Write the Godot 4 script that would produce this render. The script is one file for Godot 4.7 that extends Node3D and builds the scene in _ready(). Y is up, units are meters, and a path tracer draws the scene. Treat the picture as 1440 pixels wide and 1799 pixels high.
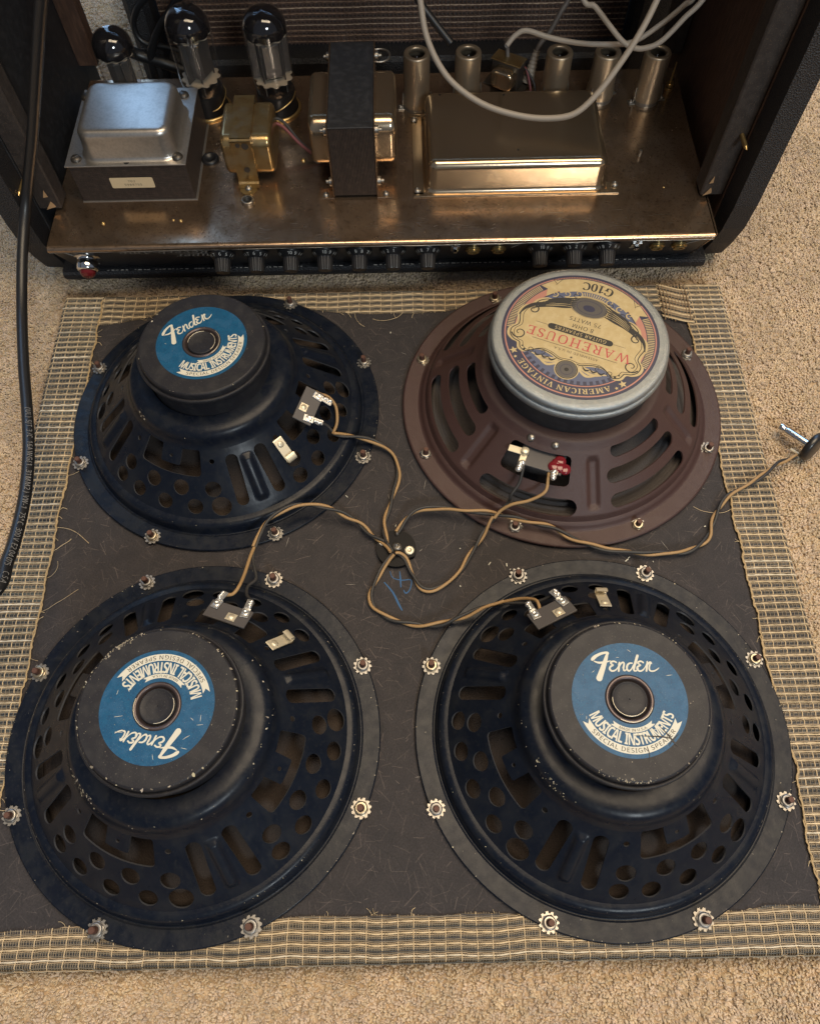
extends Node3D
# A tube guitar amplifier standing upside down on a carpet, with its loose four speaker baffle in front of it.
# World: floor y = 0, x to the right, z towards the camera, metres.

const BOARD_TOP := 0.0150
const FLANGE_TOP := 0.0180
const CHASSIS := 0.0730
var rng := RandomNumberGenerator.new()
var taken := {}
var mats := {}
var fonts := {}

# ------------------------------------------------------------------ mesh builder
class Geo:
	var v := PackedVector3Array()
	var n := PackedVector3Array()
	var c := PackedColorArray()
	var ix := PackedInt32Array()
	var col := Color.WHITE
	var xf := Transform3D()

	func vert(p: Vector3, nn: Vector3) -> int:
		v.append(xf * p)
		n.append((xf.basis * nn).normalized())
		c.append(col)
		return v.size() - 1

	func face(a: int, b: int, d: int) -> void:
		ix.append(a); ix.append(d); ix.append(b)

	# a flat convex polygon, counter-clockwise seen from its front
	func poly(p: PackedVector3Array) -> void:
		var nn := Vector3.ZERO
		for i in range(1, p.size() - 1):
			nn += (p[i] - p[0]).cross(p[i + 1] - p[0])
		nn = nn.normalized()
		var f := v.size()
		for q in p:
			vert(q, nn)
		for i in range(1, p.size() - 1):
			face(f, f + i, f + i + 1)

	func poly_out(p: PackedVector3Array, centre: Vector3) -> void:
		var nn := (p[1] - p[0]).cross(p[2] - p[0])
		if nn.dot(p[0] - centre) < 0.0:
			p.reverse()
		poly(p)

	# rows of points; columns run round, rows run up: normals are (column step) x (row step)
	func grid(rows: Array, wrap := false) -> void:
		var h := rows.size()
		var w: int = rows[0].size()
		var nn := PackedVector3Array()
		nn.resize(w * h)
		for i in h - 1:
			for j in (w if wrap else w - 1):
				var k := (j + 1) % w
				var a: Vector3 = rows[i][j]
				var b: Vector3 = rows[i][k]
				var d: Vector3 = rows[i + 1][j]
				var e: Vector3 = rows[i + 1][k]
				var m := (b - a).cross(d - a) + (e - d).cross(e - b)
				if m.length_squared() > 0.0:
					m = m.normalized() * sqrt((e - a).cross(d - b).length())
				nn[i * w + j] += m
				nn[i * w + k] += m
				nn[(i + 1) * w + j] += m
				nn[(i + 1) * w + k] += m
		var f := v.size()
		for i in h:
			for j in w:
				vert(rows[i][j], nn[i * w + j])
		for i in h - 1:
			for j in (w if wrap else w - 1):
				var k := (j + 1) % w
				face(f + i * w + j, f + i * w + k, f + (i + 1) * w + k)
				face(f + i * w + j, f + (i + 1) * w + k, f + (i + 1) * w + j)

	# profile of (radius, height) points from the outside bottom up to the middle of the top; a doubled point is a sharp edge
	func lathe(prof: Array, seg := 48) -> void:
		var run: Array = []
		for i in prof.size():
			if run.size() and (prof[i] as Vector2).is_equal_approx(run[-1]):
				_lathe(run, seg)
				run = []
			run.append(prof[i])
		_lathe(run, seg)

	func _lathe(run: Array, seg: int) -> void:
		if run.size() < 2:
			return
		var rows := []
		for q: Vector2 in run:
			var row := PackedVector3Array()
			for j in seg:
				var a := TAU * j / seg
				row.append(Vector3(q.x * cos(a), q.y, -q.x * sin(a)))
			rows.append(row)
		grid(rows, true)

	# a lathe whose every profile edge is sharp
	func turned(prof: Array, seg := 24) -> void:
		for i in prof.size() - 1:
			_lathe([prof[i], prof[i + 1]], seg)

	# a box with chamfered edges, centre and full size
	func box(at: Vector3, size: Vector3, b := 0.0006) -> void:
		var h := size * 0.5
		b = minf(b, minf(h.x, minf(h.y, h.z)) * 0.9)
		var pts := func(sx, sy, sz, which) -> Vector3:
			var q := h - Vector3(b, b, b)
			q[which] = h[which]
			return at + Vector3(q.x * sx, q.y * sy, q.z * sz)
		for s in [-1, 1]:
			poly_out(PackedVector3Array([pts.call(s, -1, -1, 0), pts.call(s, 1, -1, 0), pts.call(s, 1, 1, 0), pts.call(s, -1, 1, 0)]), at)
			poly_out(PackedVector3Array([pts.call(-1, s, -1, 1), pts.call(1, s, -1, 1), pts.call(1, s, 1, 1), pts.call(-1, s, 1, 1)]), at)
			poly_out(PackedVector3Array([pts.call(-1, -1, s, 2), pts.call(1, -1, s, 2), pts.call(1, 1, s, 2), pts.call(-1, 1, s, 2)]), at)
			for t in [-1, 1]:
				poly_out(PackedVector3Array([pts.call(s, t, -1, 0), pts.call(s, t, 1, 0), pts.call(s, t, 1, 1), pts.call(s, t, -1, 1)]), at)
				poly_out(PackedVector3Array([pts.call(s, -1, t, 0), pts.call(s, 1, t, 0), pts.call(s, 1, t, 2), pts.call(s, -1, t, 2)]), at)
				poly_out(PackedVector3Array([pts.call(-1, s, t, 1), pts.call(1, s, t, 1), pts.call(1, s, t, 2), pts.call(-1, s, t, 2)]), at)
				for u in [-1, 1]:
					poly_out(PackedVector3Array([pts.call(s, t, u, 0), pts.call(s, t, u, 1), pts.call(s, t, u, 2)]), at)

	# a polygon (x, y) drawn out along z from z0 to z1
	func prism(p: PackedVector2Array, z0: float, z1: float) -> void:
		if Geometry2D.is_polygon_clockwise(p):
			p.reverse()
		var area := 0.0
		for i in p.size():
			area += p[i].cross(p[(i + 1) % p.size()])
		if area < 0.0:
			p.reverse()
		var t := Geometry2D.triangulate_polygon(p)
		for s in [0, 1]:
			var z := z1 if s == 1 else z0
			var f := v.size()
			for q in p:
				vert(Vector3(q.x, q.y, z), Vector3(0, 0, 1 if s == 1 else -1))
			for i in range(0, t.size(), 3):
				var a := p[t[i]]
				var o := (p[t[i + 1]] - a).cross(p[t[i + 2]] - a) > 0.0
				if o == (s == 1):
					face(f + t[i], f + t[i + 1], f + t[i + 2])
				else:
					face(f + t[i], f + t[i + 2], f + t[i + 1])
		for i in p.size():
			var a := p[i]
			var b := p[(i + 1) % p.size()]
			poly(PackedVector3Array([Vector3(a.x, a.y, z0), Vector3(b.x, b.y, z0), Vector3(b.x, b.y, z1), Vector3(a.x, a.y, z1)]))

	# a flat polygon (x, y) at height z, facing +z
	func flat(p: PackedVector2Array, z := 0.0) -> void:
		var t := Geometry2D.triangulate_polygon(p)
		var f := v.size()
		for q in p:
			vert(Vector3(q.x, q.y, z), Vector3(0, 0, 1))
		for i in range(0, t.size(), 3):
			var a := p[t[i]]
			if (p[t[i + 1]] - a).cross(p[t[i + 2]] - a) > 0.0:
				face(f + t[i], f + t[i + 1], f + t[i + 2])
			else:
				face(f + t[i], f + t[i + 2], f + t[i + 1])

	# a flat band between two radii and two angles (degrees), facing +z
	func arc_band(r0: float, r1: float, a0: float, a1: float, z := 0.0, centre := Vector2.ZERO, sq := 1.0) -> void:
		var k := maxi(2, int(absf(a1 - a0) / 4.0))
		var f := v.size()
		for i in k + 1:
			var a := deg_to_rad(lerpf(a0, a1, float(i) / k))
			for r in [r0, r1]:
				vert(Vector3(centre.x + r * cos(a), centre.y + r * sin(a) * sq, z), Vector3(0, 0, 1))
		for i in k:
			face(f + 2 * i, f + 2 * i + 1, f + 2 * i + 3)
			face(f + 2 * i, f + 2 * i + 3, f + 2 * i + 2)

	# a flat stroke of varying width through 2D points (x, y, width), facing +z
	var level := 0.0
	func stroke(p: Array, z := 0.0, smooth := 4) -> void:
		level += 0.0000010 / xf.basis.x.length()
		z += level
		var q: Array = []
		for i in p.size() - 1:
			var a: Vector3 = p[maxi(i - 1, 0)]
			var b: Vector3 = p[i]
			var d: Vector3 = p[i + 1]
			var e: Vector3 = p[mini(i + 2, p.size() - 1)]
			for k in smooth:
				q.append(b.cubic_interpolate(d, a, e, float(k) / smooth))
		q.append(p[-1])
		var f := v.size()
		for i in q.size():
			var a: Vector3 = q[maxi(i - 1, 0)]
			var b: Vector3 = q[mini(i + 1, q.size() - 1)]
			var d := Vector2(b.x - a.x, b.y - a.y).normalized()
			var o: Vector2 = Vector2(-d.y, d.x) * q[i].z * 0.5
			vert(Vector3(q[i].x + o.x, q[i].y + o.y, z), Vector3(0, 0, 1))
			vert(Vector3(q[i].x - o.x, q[i].y - o.y, z), Vector3(0, 0, 1))
		for i in q.size() - 1:
			face(f + 2 * i, f + 2 * i + 1, f + 2 * i + 3)
			face(f + 2 * i, f + 2 * i + 3, f + 2 * i + 2)
		for e in [q[0], q[-1]]:
			z += 0.0000003 / xf.basis.x.length()
			disc(Vector2(e.x, e.y), e.z * 0.5, z, 10)
		level += 0.0000006 / xf.basis.x.length()

	func disc(at: Vector2, r: float, z := 0.0, seg := 24, sq := 1.0) -> void:
		var f := vert(Vector3(at.x, at.y, z), Vector3(0, 0, 1))
		for i in seg:
			var a := TAU * i / seg
			vert(Vector3(at.x + r * cos(a), at.y + r * sin(a) * sq, z), Vector3(0, 0, 1))
		for i in seg:
			face(f, f + 1 + i, f + 1 + (i + 1) % seg)

	# a round tube along a path; radius is a number or one per point
	func tube(path: PackedVector3Array, radius, sides := 8, capped := true) -> void:
		var rows := []
		var up := Vector3.UP
		var last := Vector3.ZERO
		for i in path.size():
			var d := (path[mini(i + 1, path.size() - 1)] - path[maxi(i - 1, 0)]).normalized()
			if i == 0:
				up = d.cross(Vector3(0.31, 0.85, 0.42)).normalized()
			else:
				up = (up - d * up.dot(d)).normalized()
			last = d
			var side := d.cross(up)
			var r: float = radius[i] if radius is Array or radius is PackedFloat32Array else radius
			var row := PackedVector3Array()
			for j in sides:
				var a := TAU * j / sides
				row.append(path[i] + (up * cos(a) + side * sin(a)) * r)
			rows.append(row)
		grid(rows, true)
		if capped:
			var p0: PackedVector3Array = rows[0].duplicate()
			p0.reverse()
			poly(p0)
			poly(rows[-1])

	# a skin over stacked outlines of equal point counts, closed at the top
	func loft(rings: Array, capped := true) -> void:
		grid(rings, true)
		if capped:
			poly(rings[-1])

	func append(arr: Array, t: Transform3D) -> void:
		var f := v.size()
		var pv: PackedVector3Array = arr[Mesh.ARRAY_VERTEX]
		var pn: PackedVector3Array = arr[Mesh.ARRAY_NORMAL]
		for i in pv.size():
			vert(t * pv[i], t.basis * pn[i])
		var pi: PackedInt32Array = arr[Mesh.ARRAY_INDEX]
		for i in pi:
			ix.append(f + i)

	func mesh() -> ArrayMesh:
		var a := []
		a.resize(Mesh.ARRAY_MAX)
		a[Mesh.ARRAY_VERTEX] = v
		a[Mesh.ARRAY_NORMAL] = n
		a[Mesh.ARRAY_COLOR] = c
		a[Mesh.ARRAY_INDEX] = ix
		var m := ArrayMesh.new()
		if ix.size():
			m.add_surface_from_arrays(Mesh.PRIMITIVE_TRIANGLES, a)
		return m


# ------------------------------------------------------------------ scene helpers
func numbered(called: String) -> String:
	taken[called] = taken.get(called, 0) + 1
	return called if taken[called] == 1 else "%s_%03d" % [called, taken[called] - 1]

func thing(called: String, label: String, category: String, at := Vector3.ZERO, turn := 0.0, group := "") -> Node3D:
	var o := Node3D.new()
	o.name = numbered(called)
	o.position = at
	o.rotation.y = turn
	add_child(o, true)
	tag(o, label, category, group)
	return o

func tag(o: Node, label: String, category: String, group := "") -> void:
	o.set_meta("label", label)
	o.set_meta("category", category)
	if group:
		o.set_meta("group", group)

func put(called: String, g, m: Material, parent: Node, at := Vector3.ZERO) -> MeshInstance3D:
	var o := MeshInstance3D.new()
	o.mesh = g.mesh() if g is Geo else g
	o.material_override = m
	o.position = at
	if parent == self:
		o.name = numbered(called)
	else:
		var k := 0
		var nm := called
		while parent.has_node(nm):
			k += 1
			nm = "%s_%03d" % [called, k]
		o.name = nm
	parent.add_child(o, true)
	return o

func structure(o: Node) -> void:
	o.set_meta("kind", "structure")

func stuff(o: Node) -> void:
	o.set_meta("kind", "stuff")

func curve(p: Array, per := 8) -> PackedVector3Array:
	var out := PackedVector3Array()
	for i in p.size() - 1:
		var a: Vector3 = p[maxi(i - 1, 0)]
		var b: Vector3 = p[i]
		var d: Vector3 = p[i + 1]
		var e: Vector3 = p[mini(i + 2, p.size() - 1)]
		for k in per:
			out.append(b.cubic_interpolate(d, a, e, float(k) / per))
	out.append(p[-1])
	return out

func even(p: PackedVector3Array, step: float) -> PackedVector3Array:
	var out := PackedVector3Array([p[0]])
	var left := step
	for i in p.size() - 1:
		var a := p[i]
		var l := a.distance_to(p[i + 1])
		while l >= left and l > 0.0:
			a = a.lerp(p[i + 1], left / l)
			out.append(a)
			l = a.distance_to(p[i + 1])
			left = step
		left -= l
	out.append(p[-1])
	return out

func font(kind := "sans", bold := false) -> Font:
	var key := kind + str(bold)
	if not fonts.has(key):
		var f := SystemFont.new()
		f.font_names = PackedStringArray(["Droid Serif" if kind == "serif" else ("Droid Sans Mono" if kind == "mono" else "Droid Sans")])
		f.font_weight = 700 if bold else 400
		fonts[key] = f
	return fonts[key]

var glyphs := {}
func glyph(ch: String, f: Font) -> Array:      # [arrays, advance] for a 1 unit high em
	var key := ch + str(f.get_instance_id())
	if not glyphs.has(key):
		var t := TextMesh.new()
		t.text = ch
		t.font = f
		t.font_size = 100
		t.pixel_size = 0.01
		t.depth = 0.0
		t.curve_step = 4.0
		t.horizontal_alignment = HORIZONTAL_ALIGNMENT_LEFT
		t.vertical_alignment = VERTICAL_ALIGNMENT_CENTER
		glyphs[key] = [t.surface_get_arrays(0) if ch != " " else [], f.get_string_size(ch, HORIZONTAL_ALIGNMENT_LEFT, -1, 100).x * 0.01]
	return glyphs[key]

# straight text in the xy plane, centred; h is the cap height
func text(g: Geo, s: String, f: Font, h: float, at: Vector2, z := 0.0, squeeze := 1.0, spacing := 0.0, shear := 0.0, turn := 0.0) -> void:
	var em := h / 0.714
	var w := 0.0
	for ch in s:
		w += glyph(ch, f)[1] * em * squeeze + spacing
	var x := -w * 0.5
	var base := Transform3D(Basis(Vector3(0, 0, 1), turn), Vector3(at.x, at.y, z))
	for ch in s:
		var q := glyph(ch, f)
		if q[0].size():
			g.append(q[0], base * Transform3D(Basis(Vector3(em * squeeze, 0, 0), Vector3(shear * em, em, 0), Vector3(0, 0, 1)), Vector3(x, 0, 0)))
		x += q[1] * em * squeeze + spacing

# text bent along an arc of radius r about the origin, centred on angle mid (degrees); bottom: letters read left to right below the centre
func arc_text(g: Geo, s: String, f: Font, h: float, r: float, mid: float, span: float, bottom: bool, z := 0.0, squeeze := 1.0) -> void:
	var em := h / 0.714
	var w := 0.0
	for ch in s:
		w += glyph(ch, f)[1]
	var at := 0.0
	for ch in s:
		var q := glyph(ch, f)
		var k: float = (at + q[1] * 0.5) / w - 0.5
		at += q[1]
		if q[0].is_empty():
			continue
		var a := deg_to_rad(mid + (span * k if bottom else -span * k))
		var dir := Vector3(cos(a), sin(a), 0)
		var up := -dir if bottom else dir
		var right := Vector3(up.y, -up.x, 0)
		var b := Basis(right * em * squeeze, up * em, Vector3(0, 0, 1))
		g.append(q[0], Transform3D(b, dir * r + Vector3(0, 0, z) - right * em * squeeze * q[1] * 0.5))

# ------------------------------------------------------------------ textures and materials
func noise_bytes(sd: int, freq: float, size := 512, kind := FastNoiseLite.TYPE_SIMPLEX_SMOOTH, oct := 4, cell := FastNoiseLite.RETURN_DISTANCE) -> PackedByteArray:
	var f := FastNoiseLite.new()
	f.seed = sd
	f.noise_type = kind
	f.frequency = freq
	f.fractal_type = FastNoiseLite.FRACTAL_FBM if oct > 1 else FastNoiseLite.FRACTAL_NONE
	f.fractal_octaves = oct
	f.cellular_return_type = cell
	var im := f.get_seamless_image(size, size)
	im.convert(Image.FORMAT_L8)
	return im.get_data()

func grey_tex(b: PackedByteArray, size := 512) -> ImageTexture:
	return ImageTexture.create_from_image(Image.create_from_data(size, size, false, Image.FORMAT_L8, b))

func tex_from(size: int, b: PackedByteArray) -> ImageTexture:
	return ImageTexture.create_from_image(Image.create_from_data(size, size, false, Image.FORMAT_RGB8, b))

# a colour texture (sRGB) from a base colour (linear), mottled by layers: [bytes, low, high, colour, strength]
func layered(size: int, base: Color, layers: Array) -> ImageTexture:
	var out := PackedByteArray()
	out.resize(size * size * 3)
	for i in size * size:
		var q := base
		for l in layers:
			var t: float = clampf((l[0][i] / 255.0 - l[1]) / (l[2] - l[1]), 0.0, 1.0) * l[4]
			if t > 0.0:
				q = q.lerp(l[3], t)
		q = q.linear_to_srgb()
		out[i * 3] = clampi(int(q.r * 255.0 + 0.5), 0, 255)
		out[i * 3 + 1] = clampi(int(q.g * 255.0 + 0.5), 0, 255)
		out[i * 3 + 2] = clampi(int(q.b * 255.0 + 0.5), 0, 255)
	return tex_from(size, out)

func triplanar(m: StandardMaterial3D, tile: float, world := false) -> void:
	m.uv1_triplanar = true
	m.uv1_world_triplanar = world
	m.uv1_scale = Vector3.ONE / tile
	m.uv1_triplanar_sharpness = 4.0

func mat(called: String, col: Color, rough: float, metal := 0.0, vc := false) -> StandardMaterial3D:
	var m := StandardMaterial3D.new()
	m.resource_name = called
	m.albedo_color = col.linear_to_srgb()
	m.roughness = rough
	m.metallic = metal
	if vc:
		m.vertex_color_use_as_albedo = true
	mats[called] = m
	return m

func textured(called: String, t: Texture2D, tile: float, rough: float, metal := 0.0, world := false) -> StandardMaterial3D:
	var m := mat(called, Color.WHITE, rough, metal)
	m.albedo_texture = t
	triplanar(m, tile, world)
	return m

func bump(m: StandardMaterial3D, t: Texture2D, cm: float) -> void:
	m.heightmap_enabled = true
	m.heightmap_texture = t
	m.heightmap_scale = cm

func make_materials() -> void:
	var fine := noise_bytes(1, 0.06, 512, FastNoiseLite.TYPE_SIMPLEX_SMOOTH, 4)
	var broad := noise_bytes(2, 0.012, 512, FastNoiseLite.TYPE_SIMPLEX_SMOOTH, 5)
	var broad2 := noise_bytes(7, 0.009, 512, FastNoiseLite.TYPE_SIMPLEX_SMOOTH, 5)
	var grain := noise_bytes(3, 0.25, 512, FastNoiseLite.TYPE_SIMPLEX_SMOOTH, 2)
	var cells := noise_bytes(4, 0.05, 512, FastNoiseLite.TYPE_CELLULAR, 1)
	var specks := noise_bytes(5, 0.11, 512, FastNoiseLite.TYPE_SIMPLEX_SMOOTH, 3)
	var fine_t := grey_tex(fine)
	var grain_t := grey_tex(grain)
	var cells_t := grey_tex(cells)
	var broad_t := grey_tex(broad)

	# carpet
	var m := textured("carpet", layered(512, Color(0.42, 0.315, 0.205), [[cells, 0.2, 0.9, Color(0.37, 0.265, 0.16), 0.8], [broad, 0.35, 0.7, Color(0.44, 0.325, 0.21), 0.6]]), 0.11, 0.95, 0.0, true)
	bump(m, cells_t, 0.3)
	m = mat("pile", Color.WHITE, 0.95, 0.0, true)
	m.rim_enabled = true
	m.rim = 0.25

	# painted speaker frame: blue black enamel, scuffed
	m = textured("enamel", layered(512, Color(0.0048, 0.0072, 0.0136), [[broad, 0.42, 0.72, Color(0.0070, 0.0096, 0.0165), 0.9], [broad2, 0.52, 0.74, Color(0.0120, 0.0142, 0.0190), 0.75], [fine, 0.62, 0.80, Color(0.020, 0.021, 0.024), 0.4]]), 0.11, 0.42)
	var soft := noise_bytes(21, 0.02, 512, FastNoiseLite.TYPE_SIMPLEX_SMOOTH, 5)
	for i in soft.size():
		soft[i] = 118 + int(soft[i] * 0.36)
	m.roughness_texture = grey_tex(soft)
	m.roughness = 0.50
	m.metallic_specular = 0.28
	bump(m, fine_t, 0.003)
	# dusty magnet covers
	m = textured("dusty_enamel", layered(512, Color(0.0150, 0.0155, 0.0190), [[broad, 0.4, 0.8, Color(0.025, 0.0245, 0.027), 0.9], [grain, 0.62, 0.9, Color(0.038, 0.039, 0.044), 0.4], [specks, 0.80, 0.84, Color(0.08, 0.078, 0.072), 0.5]]), 0.09, 0.46)
	m.metallic_specular = 0.3
	bump(m, grain_t, 0.004)
	m = mat("chip", Color(0.36, 0.33, 0.27), 0.85, 0.0, true)
	# brown powder coated frame
	m = textured("brown_enamel", layered(512, Color(0.036, 0.0172, 0.0155), [[grain, 0.42, 0.80, Color(0.070, 0.039, 0.036), 0.85], [broad, 0.4, 0.8, Color(0.048, 0.025, 0.022), 0.7]]), 0.07, 0.5)
	bump(m, grain_t, 0.03)
	m = textured("paper_cone", layered(512, Color(0.022, 0.0150, 0.0115), [[fine, 0.4, 0.8, Color(0.033, 0.0225, 0.017), 0.7], [grain, 0.6, 0.9, Color(0.035, 0.023, 0.017), 0.6]]), 0.05, 0.9)
	bump(m, fine_t, 0.03)
	m = textured("grey_cone", layered(512, Color(0.045, 0.038, 0.036), [[fine, 0.4, 0.8, Color(0.066, 0.058, 0.056), 0.7], [grain, 0.6, 0.9, Color(0.045, 0.040, 0.038), 0.6]]), 0.05, 0.9)
	bump(m, fine_t, 0.03)
	mat("surround", Color(0.025, 0.023, 0.022), 0.8)
	mat("edge_highlight", Color(0.075, 0.078, 0.088), 0.34, 0.5)  # lighter metal stands in for the highlight on the rounded hole edges
	mat("worn_metal", Color(0.075, 0.058, 0.058), 0.36, 0.6)
	mat("spider", Color(0.05, 0.035, 0.022), 0.9)
	m = textured("ferrite", layered(512, Color(0.016, 0.016, 0.018), [[broad, 0.4, 0.8, Color(0.028, 0.028, 0.031), 0.8]]), 0.05, 0.62)
	m = textured("zinc", layered(512, Color(0.40, 0.43, 0.44), [[grain, 0.4, 0.75, Color(0.22, 0.25, 0.27), 0.8], [broad, 0.5, 0.8, Color(0.44, 0.44, 0.42), 0.6]]), 0.025, 0.38, 0.8)
	bump(m, grain_t, 0.02)
	mat("bright_zinc", Color(0.31, 0.29, 0.26), 0.38, 0.9)
	mat("dull_zinc", Color(0.27, 0.26, 0.245), 0.46, 0.8)
	mat("yellow_zinc", Color(0.42, 0.36, 0.26), 0.36, 0.85)
	mat("solder", Color(0.80, 0.79, 0.76), 0.28, 0.85)
	m = textured("rusty", layered(512, Color(0.075, 0.034, 0.024), [[fine, 0.4, 0.8, Color(0.14, 0.065, 0.045), 0.8]]), 0.01, 0.7, 0.2)
	mat("phenolic", Color(0.062, 0.058, 0.060), 0.55)
	m = mat("phenolic_black", Color(0.0065, 0.0062, 0.0070), 0.5)
	m.metallic_specular = 0.25
	mat("tinned", Color(0.62, 0.56, 0.43), 0.42, 0.55)
	mat("red_lacquer", Color(0.13, 0.010, 0.016), 0.12)
	mat("yellow_insulation", Color(0.275, 0.172, 0.076), 0.6)
	mat("black_insulation", Color(0.022, 0.021, 0.021), 0.6)

	# particle board: dark brown grey with pressed fibres
	var side := 1024
	var im := Image.create_empty(side, side, false, Image.FORMAT_RGB8)
	var a := noise_bytes(31, 0.015, side, FastNoiseLite.TYPE_SIMPLEX_SMOOTH, 5)
	var b := noise_bytes(32, 0.2, side, FastNoiseLite.TYPE_SIMPLEX_SMOOTH, 2)
	var raw := PackedByteArray()
	raw.resize(side * side * 3)
	for i in side * side:
		var t := a[i] / 255.0
		var u := b[i] / 255.0
		var q := Color(0.0160, 0.0142, 0.0162).lerp(Color(0.0285, 0.0240, 0.0250), clampf(0.5 + (t - 0.5) * 0.9, 0, 1)) * (0.60 + 0.80 * u)
		q = q.linear_to_srgb()
		raw[i * 3] = int(q.r * 255)
		raw[i * 3 + 1] = int(q.g * 255)
		raw[i * 3 + 2] = int(q.b * 255)
	for k in 3600:
		var x := rng.randf() * side
		var y := rng.randf() * side
		var an := rng.randf() * PI
		var len := rng.randf_range(6, 46)
		var bend := rng.randf_range(-0.006, 0.006)
		var light := rng.randf() < 0.6
		var amt := rng.randf_range(0.12, 0.5)
		for s in int(len):
			var px := posmod(int(x), side)
			var py := posmod(int(y), side)
			var o := (py * side + px) * 3
			for ch in 3:
				raw[o + ch] = clampi(int(lerpf(raw[o + ch], [112.0, 100.0, 92.0][ch] if light else 24.0, amt)), 0, 255)
				if k % 3 == 0:
					var o2 := (py * side + (px + 1) % side) * 3
					raw[o2 + ch] = clampi(int(lerpf(raw[o2 + ch], [112.0, 100.0, 92.0][ch] if light else 24.0, amt)), 0, 255)
			x += cos(an)
			y += sin(an)
			an += bend
	im = Image.create_from_data(side, side, false, Image.FORMAT_RGB8, raw)
	m = textured("particle_board", ImageTexture.create_from_image(im), 0.29, 0.85)
	bump(m, grain_t, 0.03)

	# metals of the chassis
	m = textured("chassis_steel", layered(512, Color(0.42, 0.300, 0.205), [[broad, 0.40, 0.75, Color(0.34, 0.235, 0.155), 0.6], [broad2, 0.50, 0.75, Color(0.46, 0.35, 0.26), 0.6], [specks, 0.72, 0.79, Color(0.15, 0.095, 0.06), 0.7], [fine, 0.66, 0.8, Color(0.24, 0.16, 0.11), 0.5]]), 0.22, 0.36, 0.92, true)
	m.roughness_texture = grey_tex(soft)
	m.roughness = 0.36
	bump(m, fine_t, 0.001)
	m = textured("bell_steel", layered(512, Color(0.54, 0.42, 0.285), [[fine, 0.4, 0.8, Color(0.46, 0.355, 0.24), 0.6], [specks, 0.78, 0.82, Color(0.10, 0.07, 0.05), 0.8]]), 0.07, 0.19, 0.93)
	m = textured("pot_steel", layered(512, Color(0.50, 0.47, 0.43), [[fine, 0.4, 0.8, Color(0.41, 0.38, 0.35), 0.7], [broad, 0.5, 0.8, Color(0.38, 0.35, 0.32), 0.6]]), 0.09, 0.34, 0.88)
	bump(m, grain_t, 0.002)
	m = textured("tarnished", layered(512, Color(0.44, 0.31, 0.14), [[broad, 0.40, 0.8, Color(0.34, 0.20, 0.08), 0.8], [broad2, 0.5, 0.8, Color(0.46, 0.38, 0.24), 0.7], [specks, 0.78, 0.84, Color(0.08, 0.05, 0.03), 0.6]]), 0.09, 0.27, 0.88)
	m = textured("laminations", layered(512, Color(0.055, 0.043, 0.037), [[broad, 0.4, 0.8, Color(0.085, 0.064, 0.053), 0.8]]), 0.04, 0.42, 0.45)
	m = textured("black_wrap", layered(512, Color(0.020, 0.021, 0.024), [[broad, 0.4, 0.8, Color(0.036, 0.037, 0.041), 0.8], [specks, 0.8, 0.84, Color(0.12, 0.12, 0.12), 0.5]]), 0.06, 0.36)
	m = textured("can_metal", layered(512, Color(0.48, 0.39, 0.285), [[fine, 0.4, 0.8, Color(0.36, 0.28, 0.195), 0.7], [specks, 0.76, 0.82, Color(0.14, 0.08, 0.04), 0.6]]), 0.04, 0.38, 0.85)
	mat("dark_metal", Color(0.10, 0.09, 0.08), 0.45, 0.8)
	mat("brass", Color(0.62, 0.44, 0.19), 0.28, 0.9)
	mat("chrome", Color(0.82, 0.81, 0.79), 0.1, 1.0)
	mat("black_plastic", Color(0.013, 0.013, 0.014), 0.32)
	mat("grip", Color(0.016, 0.015, 0.015), 0.38)
	mat("print_white", Color(0.66, 0.64, 0.58), 0.7)
	mat("print_dim", Color(0.30, 0.28, 0.25), 0.6)
	mat("print_black", Color(0.025, 0.024, 0.024), 0.7)
	m = textured("panel_black", layered(512, Color(0.010, 0.010, 0.012), [[broad, 0.4, 0.8, Color(0.018, 0.018, 0.020), 0.8]]), 0.06, 0.3)
	mat("jewel", Color(0.10, 0.009, 0.011), 0.08)
	m = textured("tolex", layered(512, Color(0.011, 0.011, 0.013), [[cells, 0.3, 0.8, Color(0.020, 0.020, 0.023), 0.8]]), 0.03, 0.5)
	bump(m, cells_t, 0.08)
	var wood := noise_bytes(61, 0.02, 512, FastNoiseLite.TYPE_SIMPLEX_SMOOTH, 4)
	m = textured("dark_wood", layered(512, Color(0.060, 0.031, 0.020), [[wood, 0.35, 0.75, Color(0.10, 0.052, 0.032), 0.8], [grain, 0.6, 0.9, Color(0.022, 0.013, 0.009), 0.6]]), 0.2, 0.6)
	m.uv1_scale = Vector3(22, 4, 22)
	bump(m, grain_t, 0.02)
	m = textured("painted_wood", layered(512, Color(0.026, 0.021, 0.019), [[wood, 0.35, 0.75, Color(0.042, 0.034, 0.031), 0.8], [specks, 0.75, 0.8, Color(0.11, 0.075, 0.05), 0.7]]), 0.1, 0.55)
	bump(m, grain_t, 0.02)
	mat("fresh_wood", Color(0.36, 0.22, 0.11), 0.75)
	mat("rubber", Color(0.011, 0.011, 0.012), 0.4)
	mat("rubber_print", Color(0.15, 0.15, 0.15), 0.6)
	mat("white_cable", Color(0.27, 0.235, 0.195), 0.5)
	mat("grey_cable", Color(0.10, 0.085, 0.075), 0.55)
	mat("sticker", Color(0.60, 0.48, 0.30), 0.6)
	mat("chalk", Color(0.028, 0.085, 0.19), 0.9)
	mat("red_insulation", Color(0.16, 0.045, 0.05), 0.5)

	# tubes
	m = mat("glass", Color(0.03, 0.03, 0.03, 0.06), 0.02)
	m.transparency = BaseMaterial3D.TRANSPARENCY_ALPHA
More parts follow.
